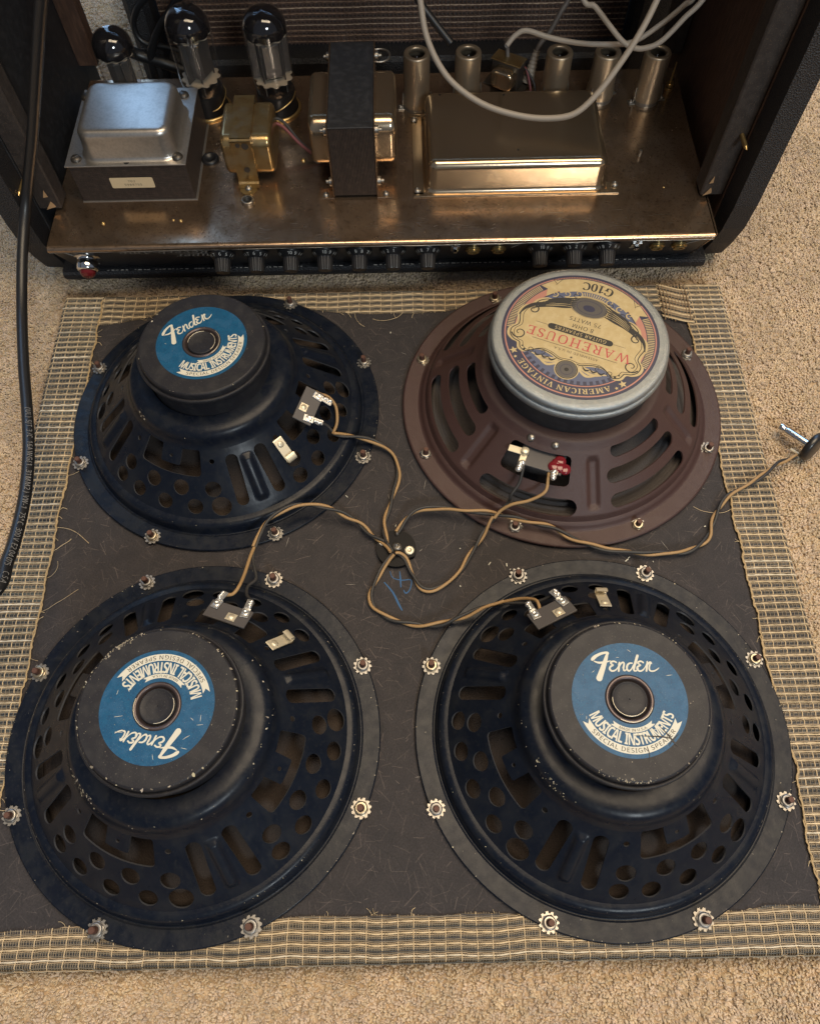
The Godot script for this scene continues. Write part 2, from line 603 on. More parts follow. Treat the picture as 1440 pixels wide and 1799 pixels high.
	mat("getter", Color(0.010, 0.009, 0.010), 0.05, 0.0)
	mat("plate", Color(0.095, 0.086, 0.080), 0.38, 0.45)
	mat("mica", Color(0.42, 0.34, 0.25), 0.35)
	mat("bakelite", Color(0.012, 0.011, 0.011), 0.28)

	# labels
	m = textured("blue_label", layered(512, Color(0.0045, 0.060, 0.138), [[broad, 0.35, 0.75, Color(0.0060, 0.074, 0.162), 0.8], [fine, 0.58, 0.80, Color(0.0060, 0.036, 0.090), 0.7], [broad2, 0.55, 0.75, Color(0.016, 0.080, 0.170), 0.6], [specks, 0.78, 0.82, Color(0.12, 0.17, 0.20), 0.6]]), 0.05, 0.45)
	m.metallic_specular = 0.35
	mat("label_cream", Color(0.50, 0.49, 0.42), 0.6)
	m = textured("parchment", layered(512, Color(0.40, 0.320, 0.170), [[broad, 0.35, 0.75, Color(0.45, 0.37, 0.22), 0.8], [fine, 0.6, 0.85, Color(0.35, 0.27, 0.135), 0.6]]), 0.05, 0.4)
	mat("label_navy", Color(0.035, 0.037, 0.068), 0.4)
	mat("label_slate", Color(0.085, 0.10, 0.165), 0.4)
	mat("label_red", Color(0.36, 0.055, 0.065), 0.45)
	mat("label_rose", Color(0.36, 0.17, 0.135), 0.45)
	mat("label_grey", Color(0.085, 0.080, 0.078), 0.4)

	# grille cloth
	m = mat("thread", Color.WHITE, 0.5, 0.0, true)
	m.rim_enabled = true
	m.rim = 0.2
	m = textured("cloth", layered(512, Color(0.105, 0.080, 0.052), [[grain, 0.4, 0.8, Color(0.18, 0.135, 0.082), 0.7]]), 0.03, 0.8)
	m = textured("dark_cloth", layered(512, Color(0.055, 0.030, 0.020), [[grain, 0.4, 0.8, Color(0.09, 0.05, 0.034), 0.7]]), 0.03, 0.85)


# ------------------------------------------------------------------ main
func _ready() -> void:
	rng.seed = 4711
	var cam := Camera3D.new()
	cam.name = "camera"
	cam.fov = 67.56
	cam.near = 0.01
	cam.far = 30.0
	cam.position = Vector3(0.01151, 0.5479, 0.22895)
	cam.rotation_order = EULER_ORDER_YXZ
	cam.rotation_degrees = Vector3(-63.4897, 0.0, -1.20884)
	add_child(cam)
	cam.current = true

	var we := WorldEnvironment.new()
	we.name = "environment"
	var e := Environment.new()
	e.background_mode = Environment.BG_COLOR
	e.background_color = Color(0.105, 0.120, 0.150).linear_to_srgb()
	e.tonemap_mode = Environment.TONE_MAPPER_LINEAR
	e.tonemap_exposure = 1.0
	e.sdfgi_enabled = true
	e.ssao_enabled = true
	e.ssil_enabled = true
	we.environment = e
	add_child(we)

	# lights out of view: overhead, behind the amplifier and in front of it
	area_light("unseen_ceiling_light", Vector3(0.42, 1.95, -0.22), Vector3(0.14, 0.0, -0.12), Vector2(1.5, 1.4), Color(1.0, 0.905, 0.77), 6.2)  # unseen; lights the board and carpet from above
	area_light("unseen_rear_light", Vector3(-0.10, 1.75, -2.5), Vector3(-0.05, 0.1, -0.2), Vector2(3.4, 2.6), Color(0.62, 0.80, 1.0), 10.5)  # unseen; gives the cool sheen on frames and magnet tops
	area_light("unseen_front_light", Vector3(0.75, 1.55, 1.9), Vector3(0.0, 0.1, -0.3), Vector2(0.45, 0.45), Color(0.94, 0.98, 1.0), 2.8)  # unseen, at the front; lights tube domes, shields and the near carpet

	make_materials()
	build_carpet()
	build_rear_cabinet()
	build_amplifier()
	build_tubes()
	build_baffle()
	build_speakers()
	build_wires()
	build_cables()


func area_light(called: String, at: Vector3, to: Vector3, size: Vector2, col: Color, energy: float) -> void:
	var l := AreaLight3D.new()
	l.name = called
	l.area_size = size
	l.light_color = col
	l.light_energy = energy
	l.shadow_enabled = true
	l.set("area_range", 8.0)
	add_child(l)
	l.look_at_from_position(at, to, Vector3(0, 0, -1))


# ------------------------------------------------------------------ carpet
func build_carpet() -> void:
	var g := Geo.new()
	var f := FastNoiseLite.new()
	f.seed = 9
	f.frequency = 60.0
	var rows := []
	for i in 81:
		var row := PackedVector3Array()
		for j in 81:
			var x := (j - 40) * 0.05
			var z := 1.0 - i * 0.045
			row.append(Vector3(x, -0.0022 + 0.0005 * f.get_noise_2d(x, z), z))
		rows.append(row)
	g.grid(rows)
	var floor_ := put("carpet", g, mats.carpet, self)
	structure(floor_)
	# the cut pile: small tufts, each of a few short bent yarns
	var tuft := Geo.new()
	for q in [[0.0, 0.0011, 0.30], [1.3, 0.0010, 0.75], [2.6, 0.0011, 0.55], [3.9, 0.0010, 0.9], [5.1, 0.0011, 0.4]]:
		var path := PackedVector3Array()
		var rad := []
		var dir := Vector3(cos(q[0]), 0, sin(q[0]))
		for i in 5:
			var k := i / 4.0
			path.append(dir * (0.0008 + 0.0026 * q[2] * k * k) + Vector3(0.0006 * sin(k * 3.0 + q[0]), -0.0042 + 0.0062 * k - 0.0018 * q[2] * k * k, 0.0004 * cos(k * 4.0 + q[0])))
			rad.append(q[1] * [0.8, 0.95, 1.08, 0.98, 0.5][i])
		tuft.tube(path, rad, 5)
	var mm := MultiMesh.new()
	mm.transform_format = MultiMesh.TRANSFORM_3D
	mm.use_colors = true
	mm.mesh = tuft.mesh()
	var where: Array[Transform3D] = []
	var tint: Array[Color] = []
	var step := 0.0034
	var z := -0.86
	var patch := FastNoiseLite.new()
	patch.seed = 77
	patch.frequency = 14.0
	var row_n := 0
	while z < 0.44:
		var x := -0.66 + (step * 0.5 if row_n % 2 else 0.0)
		while x < 0.70:
			var hid := (absf(x) < 0.285 and z > -0.245 and z < 0.252) or (x > -0.30 and x < 0.285 and z > -0.53 and z < -0.32) or (absf(x) < 0.24 and z < -0.64)
			if not hid:
				var s := rng.randf_range(0.62, 1.12)
				var n := patch.get_noise_2d(x, z)
				var lay := Vector3(patch.get_noise_2d(x * 0.7 + 5.0, z * 0.7), 0, patch.get_noise_2d(x * 0.7, z * 0.7 + 9.0)) * 1.5
				var bs := Basis(Quaternion(Vector3.UP, (Vector3.UP + lay + Vector3(rng.randf_range(-0.3, 0.3), 0, rng.randf_range(-0.3, 0.3))).normalized())) * Basis(Vector3.UP, rng.randf() * TAU)
				bs = bs.scaled_local(Vector3(s, s * rng.randf_range(0.8, 1.15), s * rng.randf_range(0.75, 1.1)))
				where.append(Transform3D(bs, Vector3(x + rng.randf_range(-0.0015, 0.0015), rng.randf_range(-0.0022, 0.0) + 0.0008 * n, z + rng.randf_range(-0.0015, 0.0015))))
				var k := rng.randf_range(0.86, 1.14) * (1.0 + 0.16 * n)
				tint.append(Color(0.465 * k, 0.362 * k, 0.252 * k * rng.randf_range(0.92, 1.06)))
			x += step
		z += step * 0.88
		row_n += 1
	mm.instance_count = where.size()
	for i in where.size():
		mm.set_instance_transform(i, where[i])
		mm.set_instance_color(i, tint[i])
	var mi := MultiMeshInstance3D.new()
	mi.name = "pile"
	mi.multimesh = mm
	mi.material_override = mats.pile
	floor_.add_child(mi, true)
	stuff(mi)


# ------------------------------------------------------------------ woven grille cloth
# A strip of cloth: threads across run from a(u) to b(u) for u along the strip; everything lies in the plane of ex, ez at height y.
# from / to: functions giving the start and end of the strip across (x) at a place along (z)
func weave(g: Geo, z0: float, z1: float, from: Callable, to: Callable, at: Callable, pal: Array, tone := 1.0, pitch := 0.00092, cell := 0.0088, phase := 0.0) -> void:
	var k := int(floor(z0 / pitch))
	while k * pitch < z1:
		var z := k * pitch
		var kind := posmod(k, 6)
		if z > z0:
			var x0: float = from.call(z) + rng.randf_range(-0.0008, 0.0008)
			var x1: float = to.call(z)
			if x1 - x0 > 0.002:
				var p := PackedVector3Array()
				var r := []
				var steps := maxi(2, int((x1 - x0) / 0.0021))
				var base := 0.00050 if kind == 0 else (0.00046 if kind == 3 else 0.00036)
				var drift := rng.randf_range(-0.00012, 0.00012)
				for i in steps + 1:
					var x := lerpf(x0, x1, float(i) / steps)
					var w := absf(sin(PI * (x + phase) / cell))
					var pinch := (kind - 3.0) * 0.00022 * (1.0 - w) * (0.0 if kind == 0 else 1.0)
					var lift := 0.0003 + (0.00045 * w if kind == 0 else 0.0003 * w * (1.0 if kind != 3 else 0.4))
					p.append(at.call(x, z - pinch + drift + 0.0002 * sin(x * 90.0 + k), lift + rng.randf_range(-0.00008, 0.00008)))
					r.append(base * ((0.75 + 0.5 * w) if kind in [0, 3] else 1.0))
				var c: Color = pal[0] if kind == 0 else (pal[1] if kind == 3 else (pal[3] if kind % 2 else pal[2]))
				if kind == 0 and rng.randf() < 0.25:
					c = pal[4]
				var kk := tone * rng.randf_range(0.74, 1.16) * (0.92 + 0.16 * sin(z * 31.0 + phase) * sin(z * 83.0))
				g.col = Color(c.r * kk, c.g * kk, c.b * kk)
				g.tube(p, r, 5, false)
		k += 1

func warp(g: Geo, x: float, z0: float, z1: float, at: Callable, col: Color, rad: float, cell_z: float) -> void:
	var p := PackedVector3Array()
	var steps := maxi(2, int((z1 - z0) / 0.0019))
	for i in steps + 1:
		var z := lerpf(z0, z1, float(i) / steps)
		p.append(at.call(x + 0.0002 * sin(z * 160.0 + x * 900.0), z, 0.0007 + 0.0007 * cos(TAU * z / cell_z + PI)))
	g.col = col
	g.tube(p, rad, 5, false)


# ------------------------------------------------------------------ the cabinet that stands behind
func build_rear_cabinet() -> void:
	var t := thing("speaker_cabinet", "black cabinet with brown woven grille standing behind the amplifier", "cabinet", Vector3(0.006, 0, -0.60))
	var g := Geo.new()
	g.box(Vector3(-0.262, 0.225, -0.09), Vector3(0.026, 0.45, 0.22), 0.006)
	g.box(Vector3(0.299, 0.225, -0.09), Vector3(0.100, 0.45, 0.22), 0.006)  # right side widened to fill the dark gap and block light from behind
	g.box(Vector3(0, 0.013, -0.09), Vector3(0.498, 0.026, 0.22), 0.004)
	g.box(Vector3(0, 0.437, -0.09), Vector3(0.498, 0.026, 0.22), 0.004)
	put("shell", g, mats.tolex, t)
	g = Geo.new()
	g.box(Vector3(0, 0.225, -0.012), Vector3(0.496, 0.396, 0.008), 0.001)
	var cl := put("grille_cloth", g, mats.dark_cloth, t)
	g = Geo.new()
	var pal := [Color(0.38, 0.225, 0.135), Color(0.030, 0.016, 0.012), Color(0.11, 0.058, 0.038), Color(0.18, 0.10, 0.062), Color(0.60, 0.42, 0.28)]
	var at := func(x, z, l) -> Vector3: return Vector3(x, z, -0.0082 + l * 1.4)
	weave(g, 0.027, 0.17, func(_z): return -0.247, func(_z): return 0.247, at, pal, 1.0, 0.00098, 0.0086)
	var x := -0.2464
	while x < 0.247:
		warp(g, x, 0.0265, 0.17, at, Color(0.10, 0.052, 0.035), 0.00075, 0.0059)
		x += 0.0043
	stuff(put("threads", g, mats.thread, cl))


# ------------------------------------------------------------------ amplifier
func screw_head(g: Geo, at: Vector3, r: float, up := Vector3.UP) -> void:
	var old := g.xf
	g.xf = old * Transform3D(Basis(Quaternion(Vector3.UP, up)), at)
	g.lathe([Vector2(r, 0), Vector2(r, r * 0.2), Vector2(r * 0.85, r * 0.5), Vector2(r * 0.5, r * 0.7), Vector2(r * 0.42, r * 0.72)], 18)
	# the cross recess
	g.lathe([Vector2(r * 0.42, r * 0.72), Vector2(r * 0.12, r * 0.30), Vector2(0.0, r * 0.28)], 4)
	g.xf = old

func hex_nut(g: Geo, at: Vector3, r: float, h: float, up := Vector3.UP, hole := 0.45, turn := 0.0) -> void:
	var old := g.xf
	g.xf = old * Transform3D(Basis(Quaternion(Vector3.UP, up)) * Basis(Vector3.UP, turn), at)
	g.turned([Vector2(r, 0), Vector2(r, h * 0.85), Vector2(r * 0.88, h)], 6)
	g.turned([Vector2(r * 0.88, h), Vector2(r * hole, h), Vector2(r * hole, h * 0.1)], 12)
	g.xf = old

func rounded_rect(w: float, d: float, r: float, y: float, at := Vector3.ZERO, per := 5) -> PackedVector3Array:
	var out := PackedVector3Array()
	for q in 4:
		var cx: float = (w * 0.5 - r) * [1, -1, -1, 1][q]
		var cz: float = (d * 0.5 - r) * [-1, -1, 1, 1][q]
		for i in per + 1:
			var a: float = PI * 0.5 * (q + float(i) / per)
			out.append(at + Vector3(cx + r * cos(a), y, cz - r * sin(a)))
	return out

func drawn_box(g: Geo, at: Vector3, w: float, d: float, h: float, rc: float, re: float, flare := 0.0, draft := 0.0) -> void:
	# a deep drawn lid: rounded corners rc, rounded top edge re, optional flare at the foot
	var rings := []
	if flare > 0.0:
		rings.append(rounded_rect(w + 2 * flare, d + 2 * flare, rc + flare, 0.0, at))
		rings.append(rounded_rect(w + 0.6 * flare, d + 0.6 * flare, rc + 0.3 * flare, flare * 0.3, at))
	rings.append(rounded_rect(w, d, rc, flare, at))
	for i in 7:
		var a := PI * 0.5 * i / 6.0
		var s := re * (1.0 - cos(a)) + draft
		rings.append(rounded_rect(w - 2 * s, d - 2 * s, maxf(rc - s, 0.0006), h - re + re * sin(a), at))
	var inner := re + draft + 0.002
	rings.append(rounded_rect(w - 2 * inner, d - 2 * inner, maxf(rc - inner, 0.0005), h, at))
	g.loft(rings)

func build_amplifier() -> void:
	var t := thing("guitar_amplifier", "black tube amplifier standing upside down with its bare chassis and transformers showing", "amplifier")
	# cabinet sides, with the slanted front corner by the control panel
	var prof := PackedVector2Array([Vector2(-0.545, 0), Vector2(-0.314, 0), Vector2(-0.303, 0.012), Vector2(-0.293, 0.034), Vector2(-0.285, 0.058), Vector2(-0.282, 0.085), Vector2(-0.282, 0.635), Vector2(-0.545, 0.635)])
	var turn := Basis(Vector3(0, 0, 1), Vector3(0, 1, 0), Vector3(-1, 0, 0))   # prism x -> world z, prism z -> world -x
	for s in [0, 1]:
		var g := Geo.new()
		g.xf = Transform3D(turn, Vector3.ZERO)
		var x0: float = [-0.323, 0.289][s]
		g.prism(prof.duplicate(), -x0 - 0.019, -x0)
		var sp := put("side_panel", g, mats.tolex, t)
		g = Geo.new()
		var xi: float = [-0.3034, 0.2884][s]
		g.box(Vector3(xi, 0.33, -0.424), Vector3(0.0012, 0.60, 0.235), 0.0002)
		put("inner_face", g, [mats.black_wrap, mats.dark_wood][s], sp)
		# baffle cleat with the screws that stick out of it
		g = Geo.new()
		var cx: float = [-0.2930, 0.2775][s]
		g.box(Vector3(cx, 0.349, -0.3165), Vector3(0.0198, 0.548, 0.019), 0.0012)
		var cleat := put("cleat", g, mats.painted_wood, t)
		g = Geo.new()
		var sy: float = [0.105, 0.134][s]
		var sx: float = [-0.3035, 0.2818][s]
		var path := PackedVector3Array()
		var rad := []
		for i in 40:
			path.append(Vector3(sx, sy + 0.0, -0.3068 + 0.0175 * i / 39.0))
			rad.append((0.0016 + 0.00035 * (i % 2)) * (1.0 if i < 33 else (40 - i) / 8.0))
		g.tube(path, rad, 8)
		put("screw", g, mats.brass, cleat)
		g = Geo.new()
		g.xf = Transform3D(Basis(Vector3(0, 1, 0), 0.3), Vector3(cx + [0.002, -0.004][s], 0.0795, -0.3068))
		g.poly(PackedVector3Array([Vector3(-0.005, -0.003, 0.0005), Vector3(0.004, -0.002, 0.0008), Vector3(0.001, 0.004, 0.0004)]))
		g.poly(PackedVector3Array([Vector3(-0.003, 0.009, 0.0005), Vector3(0.001, 0.009, 0.0008), Vector3(0.0, 0.016, 0.0004)]))
		put("splintered_wood", g, mats.fresh_wood, cleat)
		# cleat of the back panel
		g = Geo.new()
		g.box(Vector3([-0.2935, 0.2770][s], 0.349, -0.510), Vector3(0.019, 0.548, 0.017), 0.001)
		put("cleat", g, [mats.dark_wood, mats.painted_wood][s], t)
	var gb := Geo.new()
	gb.xf = Transform3D(turn, Vector3.ZERO)
	gb.prism(PackedVector2Array([Vector2(-0.545, 0.0), Vector2(-0.307, 0.0), Vector2(-0.2980, 0.0022), Vector2(-0.2917, 0.0066), Vector2(-0.2883, 0.0118), Vector2(-0.2881, 0.0160), Vector2(-0.2895, 0.0183), Vector2(-0.2925, 0.0188), Vector2(-0.545, 0.0188)]), -0.2886, 0.3036)
	put("base_panel", gb, mats.tolex, t)
	gb = Geo.new()
	gb.box(Vector3(-0.0075, 0.508, -0.535), Vector3(0.590, 0.216, 0.010), 0.002)
	put("unseen_back_panel", gb, mats.tolex, t)  # out of view; placed to keep the rear light off the chassis
	gb = Geo.new()
	gb.box(Vector3(-0.0075, 0.626, -0.42), Vector3(0.593, 0.018, 0.25), 0.002)
	put("top_panel", gb, mats.tolex, t)
	# stitched edge of the covering under the control panel
	gb = Geo.new()
	var x := -0.262
	while x < 0.255:
		var l := rng.randf_range(0.0012, 0.0035)
		if rng.randf() < 0.75:
			gb.tube(PackedVector3Array([Vector3(x, 0.0190, -0.2902), Vector3(x + l, 0.0190 + rng.randf_range(-0.0003, 0.0003), -0.2902)]), rng.randf_range(0.0003, 0.0006), 5)
		x += l + rng.randf_range(0.0006, 0.0025)
	stuff(put("edge_stitching", gb, mats.print_dim, t))

	build_chassis(t)
	build_control_panel(t)
	build_power_transformer(t)
	build_choke(t)
	build_output_transformer(t)
	build_capacitor_pan(t)
	build_reverb_transformer(t)

func build_chassis(t: Node3D) -> void:
	var g := Geo.new()
	var rows := []
	# folded sheet: back edge, flat top, rounded front lip with a slightly wavy bottom edge
	var lip := [Vector2(-0.483, 0.019), Vector2(-0.4845, 0.0715), Vector2(-0.484, 0.0727), Vector2(-0.4825, 0.0730), Vector2(-0.38, 0.0730), Vector2(-0.30, 0.0730), Vector2(-0.2665, 0.0730), Vector2(-0.2638, 0.0726), Vector2(-0.2622, 0.0716), Vector2(-0.2618, 0.0702), Vector2(-0.2622, 0.0690)]
	var wav := FastNoiseLite.new()
	wav.seed = 3
	wav.frequency = 18.0
	for i in 121:
		var x := lerpf(0.2735, -0.2895, i / 120.0)
		var row := PackedVector3Array()
		for k in lip.size():
			var y: float = lip[k].y
			if k >= 9:
				y += 0.0009 * wav.get_noise_1d(x) - (0.0004 if k == 10 else 0.0)
			row.append(Vector3(x + (0.004 * clampf((-0.30 - lip[k].x) / 0.18, 0, 1) if x > 0.0 else 0.0), y, lip[k].x))
		rows.append(row)
	g.grid(rows)
	for s in [0, 1]:
		var x0: float = [-0.2905, 0.2750][s]
		g.xf = Transform3D(Basis(Vector3(0, 0, 1), Vector3(0, 1, 0), Vector3(-1, 0, 0)), Vector3.ZERO)
		g.prism(PackedVector2Array([Vector2(-0.2655, 0.0690), Vector2(-0.2955, 0.0190), Vector2(-0.482, 0.0190), Vector2(-0.482, 0.0720), Vector2(-0.2655, 0.0720)]), -x0 - 0.0012, -x0)
		g.xf = Transform3D()
	var ch := put("chassis", g, mats.chassis_steel, t)
	g = Geo.new()
	var line := PackedVector3Array()
	for i in 141:
		var x := lerpf(-0.2888, 0.2728, i / 140.0)
		line.append(Vector3(x, 0.0685 + 0.0008 * wav.get_noise_1d(x + 3.0), -0.2624 + 0.0004 * wav.get_noise_1d(x * 1.7)))
	g.tube(line, 0.0005, 6)
	put("panel_edge", g, mats.bright_zinc, ch)
	# loose screws, studs and holes of the sheet
	var spots := [[-0.2461, -0.2906, 0.0017], [-0.1798, -0.2921, 0.0015], [-0.1862, -0.2929, 0.0011], [-0.0777, -0.3641, 0.0022], [0.2393, -0.3204, 0.0008]]
	for s in spots:
		g = Geo.new()
		screw_head(g, Vector3(s[0], CHASSIS, s[1]), s[2])
		put("screw", g, mats.brass, ch)
	g = Geo.new()
	g.tube(PackedVector3Array([Vector3(0.2240, CHASSIS, -0.3608), Vector3(0.2244, CHASSIS + 0.0055, -0.3612)]), 0.0014, 8)
	put("stud", g, mats.bright_zinc, ch)
	g = Geo.new()
	hex_nut(g, Vector3(0.2655, CHASSIS, -0.4515), 0.0038, 0.003)
	hex_nut(g, Vector3(0.2655, CHASSIS + 0.0042, -0.4515), 0.0038, 0.003)
	g.tube(PackedVector3Array([Vector3(0.2655, CHASSIS, -0.4515), Vector3(0.2660, CHASSIS + 0.026, -0.4530)]), [0.0014, 0.0006], 8)
	put("ground_stud", g, mats.brass, ch)
	g = Geo.new()
	hex_nut(g, Vector3(-0.1238, CHASSIS, -0.3130), 0.0058, 0.0032, Vector3.UP, 0.72, 0.2)
	put("lock_nut", g, mats.bright_zinc, ch)
	g = Geo.new()
	g.xf = Transform3D(Basis(), Vector3(-0.1238, CHASSIS + 0.0006, -0.3130))
	g.lathe([Vector2(0.0045, 0), Vector2(0, 0.0002)], 16)
	put("opening", g, mats.black_plastic, ch)
	g = Geo.new()
	g.xf = Transform3D(Basis(), Vector3(-0.1617, CHASSIS, -0.3674))
	g.lathe([Vector2(0.0078, 0), Vector2(0.0078, 0.0015), Vector2(0.0065, 0.0030), Vector2(0.0048, 0.0026), Vector2(0.0040, 0.0008), Vector2(0, 0.0006)], 24)
	put("grommet", g, mats.rubber, ch)
	# scratches left on the plating near the front edge
	g = Geo.new()
	g.xf = Transform3D(Basis(Vector3(1, 0, 0), -PI * 0.5), Vector3(0, CHASSIS + 0.00012, 0))
	for i in 46:
		var p := Vector2(rng.randf_range(-0.14, 0.26), -rng.randf_range(-0.296, -0.268))
		var d := Vector2(rng.randf_range(-0.008, 0.008), rng.randf_range(-0.0012, 0.0012))
		g.stroke([Vector3(p.x, p.y, 0.0001), Vector3(p.x + d.x, p.y + d.y, 0.00028), Vector3(p.x + 2 * d.x, p.y + 1.6 * d.y, 0.0001)], 0.0, 2)
	stuff(put("scratches", g, mats.bright_zinc, ch))

# The control panel leans: from the lip down and back. Frame: x along the amp, y out of the panel, z down the panel.
func panel_frame(x: float, down: float) -> Transform3D:
	var dn := Vector3(0, -0.051, -0.0300).normalized()
	var out := Vector3(0, -0.0300, 0.051).normalized()
	return Transform3D(Basis(Vector3(1, 0, 0), out, dn), Vector3(x, 0.0695, -0.2640) + dn * down)

func build_control_panel(t: Node3D) -> void:
	var g := Geo.new()
	g.xf = panel_frame(-0.008, 0.0268)
	g.box(Vector3(0, -0.0008, 0), Vector3(0.561, 0.0016, 0.0535), 0.0003)
	var p := put("control_panel", g, mats.panel_black, t)
	# printed name, upside down as the amplifier stands on its head
	g = Geo.new()
	var fr := panel_frame(0, 0)
	g.xf = fr * Transform3D(Basis(Vector3(-1, 0, 0), Vector3(0, 0, 1), Vector3(0, 1, 0)), Vector3(0, 0.0002, 0))
	text(g, "Super", font("serif"), 0.0085, Vector2(0.170, 0.0225), 0.0, 1.05, 0.0004, 0.35)
	text(g, "Reverb-Amp", font("serif"), 0.0075, Vector2(0.196, 0.0120), 0.0, 1.15, 0.0006, 0.35)
	g.stroke([Vector3(0.152, 0.0172, 0.0003), Vector3(0.170, 0.0165, 0.0008), Vector3(0.190, 0.0178, 0.0003)], 0.0)
	put("lettering", g, mats.print_dim, p)
	g = Geo.new()
	g.xf = fr
	for q in [[0.1048, 0.1130], [-0.2795, -0.2640], [0.2560, 0.2680]]:
		g = Geo.new()
		g.xf = fr
		g.tube(PackedVector3Array([Vector3(q[0], 0.0003, 0.046 if q[0] < -0.2 else 0.018), Vector3(q[1], 0.0003, 0.004)]) if q[0] > 0 else PackedVector3Array([Vector3(q[0], 0.0003, 0.004), Vector3(q[1], 0.0003, 0.044)]), 0.0004, 4)
		put("divider_line", g, mats.print_dim, p)
	# knobs
	var dials := ["7 6 5", "7 6 5", " 10 9", " 10 9", " 9 8 ", "2 1  ", "8 7 6", " 10 9", "3 2 1", "8 7 6"]
	var xs := [-0.1469, -0.1175, -0.0875, -0.0578, -0.0280, 0.0016, 0.0315, 0.1292, 0.1589, 0.1876]
	var body := Geo.new()
	body.lathe([Vector2(0.0138, 0.0006), Vector2(0.0140, 0.0012), Vector2(0.0137, 0.0020), Vector2(0.0100, 0.0064), Vector2(0.0100, 0.0064), Vector2(0.0092, 0.0072)], 36)
	var skirt := body.mesh()
	body = Geo.new()
	var rings := []
	for q in [Vector2(0.0088, 0.0068), Vector2(0.0083, 0.0095), Vector2(0.0072, 0.0200), Vector2(0.0066, 0.0212)]:
		var row := PackedVector3Array()
		for j in 80:
			var a := TAU * j / 80.0
			var r: float = q.x + (0.00033 if j % 4 < 2 else -0.00022)
			row.append(Vector3(r * cos(a), q.y, -r * sin(a)))
		rings.append(row)
	body.loft(rings)
	var grip := body.mesh()
	body = Geo.new()
	body.lathe([Vector2(0.0016, 0.0), Vector2(0.0016, 0.0012), Vector2(0, 0.0018)], 10)
	for i in xs.size():
		var k := Node3D.new()
		k.name = "knob" if i == 0 else "knob_%03d" % i
		k.transform = panel_frame(xs[i], 0.0185).scaled_local(Vector3(0.84, 0.80, 0.84))
		t.add_child(k, true)
		put("skirt", skirt, mats.black_plastic, k)
		put("grip", grip, mats.grip, k)
		g = Geo.new()
		var words: String = dials[i]
		var marks := []
		if words.begins_with(" 10"):
			marks = [["10", 0.06], ["9", 0.55]]
		elif words.begins_with(" 9 8"):
			marks = [["9", -0.22], ["8", 0.30], ["7", 0.85]]
		elif words.begins_with("2 1"):
			marks = [["2", -0.45], ["1", 0.06]]
		else:
			var parts := words.split(" ")
			marks = [[parts[0], -0.55], [parts[1], 0.0], [parts[2], 0.55]]
		for mk in marks:
			var a: float = mk[1]
			# radial direction on the upper side of the knob, and the slope of the skirt
			var dir := Vector3(sin(a), 0, -cos(a))
			var up := (dir * 0.0040 + Vector3(0, -0.0046, 0)).normalized()
			var right := Vector3(cos(a), 0, sin(a))
			g.xf = Transform3D(Basis(right, up, right.cross(up)), dir * 0.01195 + Vector3(0, 0.0042, 0))
			text(g, mk[0], font("sans"), 0.0034, Vector2.ZERO, 0.0003, 0.95)
		for q in 4:
			var a2: float = [-1.1, -0.85, 0.95, 1.2][q]
			var d2 := Vector3(sin(a2), 0, -cos(a2))
			var up2 := (d2 * 0.0040 + Vector3(0, -0.0046, 0)).normalized()
			var r2 := Vector3(cos(a2), 0, sin(a2))
			g.xf = Transform3D(Basis(r2, up2, r2.cross(up2)), d2 * 0.0120 + Vector3(0, 0.0042, 0))
			g.stroke([Vector3(0, -0.0014, 0.0004), Vector3(0, 0.0014, 0.0004)], 0.0003, 1)
		put("numerals", g, mats.print_white, k)
	# slide switch, jacks
	for q in [[0.0554, 0.016], [0.2125, 0.018]]:
		g = Geo.new()
		g.xf = panel_frame(q[0], q[1])
		g.box(Vector3(0, 0.0008, 0), Vector3(0.008, 0.0016, 0.013), 0.0003)
		g.box(Vector3(0, 0.003, -0.001), Vector3(0.004, 0.004, 0.005), 0.0006)
		screw_head(g, Vector3(0, 0.0002, -0.0085), 0.0016)
		put("switch", g, mats.chrome, t)
	for q in [[0.0713, 0.019], [0.0933, 0.019], [0.2314, 0.019], [0.2507, 0.019]]:
		g = Geo.new()
		g.xf = panel_frame(q[0], q[1])
		hex_nut(g, Vector3(0, 0.0003, 0), 0.0068, 0.0024, Vector3.UP, 0.72, 0.1)
		g.turned([Vector2(0.0049, 0.0024), Vector2(0.0049, 0.0044), Vector2(0.0034, 0.0044), Vector2(0.0034, 0.0)], 18)
		put("jack", g, mats.brass, t)
	# red pilot light
	g = Geo.new()
	g.xf = panel_frame(-0.2650, 0.0195)
	g.lathe([Vector2(0.0108, 0), Vector2(0.0108, 0.0012), Vector2(0.0108, 0.0012), Vector2(0.0085, 0.0016), Vector2(0.0082, 0.0045), Vector2(0.0090, 0.0055), Vector2(0.0090, 0.0110), Vector2(0.0082, 0.0124), Vector2(0.0070, 0.0127)], 32)
	var pl := put("pilot_light", g, mats.chrome, t)
	g = Geo.new()
	g.xf = panel_frame(-0.2650, 0.0195)
	g.turned([Vector2(0.0070, 0.0120), Vector2(0.0064, 0.0155), Vector2(0.0045, 0.0178), Vector2(0.0015, 0.0188), Vector2(0, 0.0189)], 12)
	put("jewel", g, mats.jewel, pl)

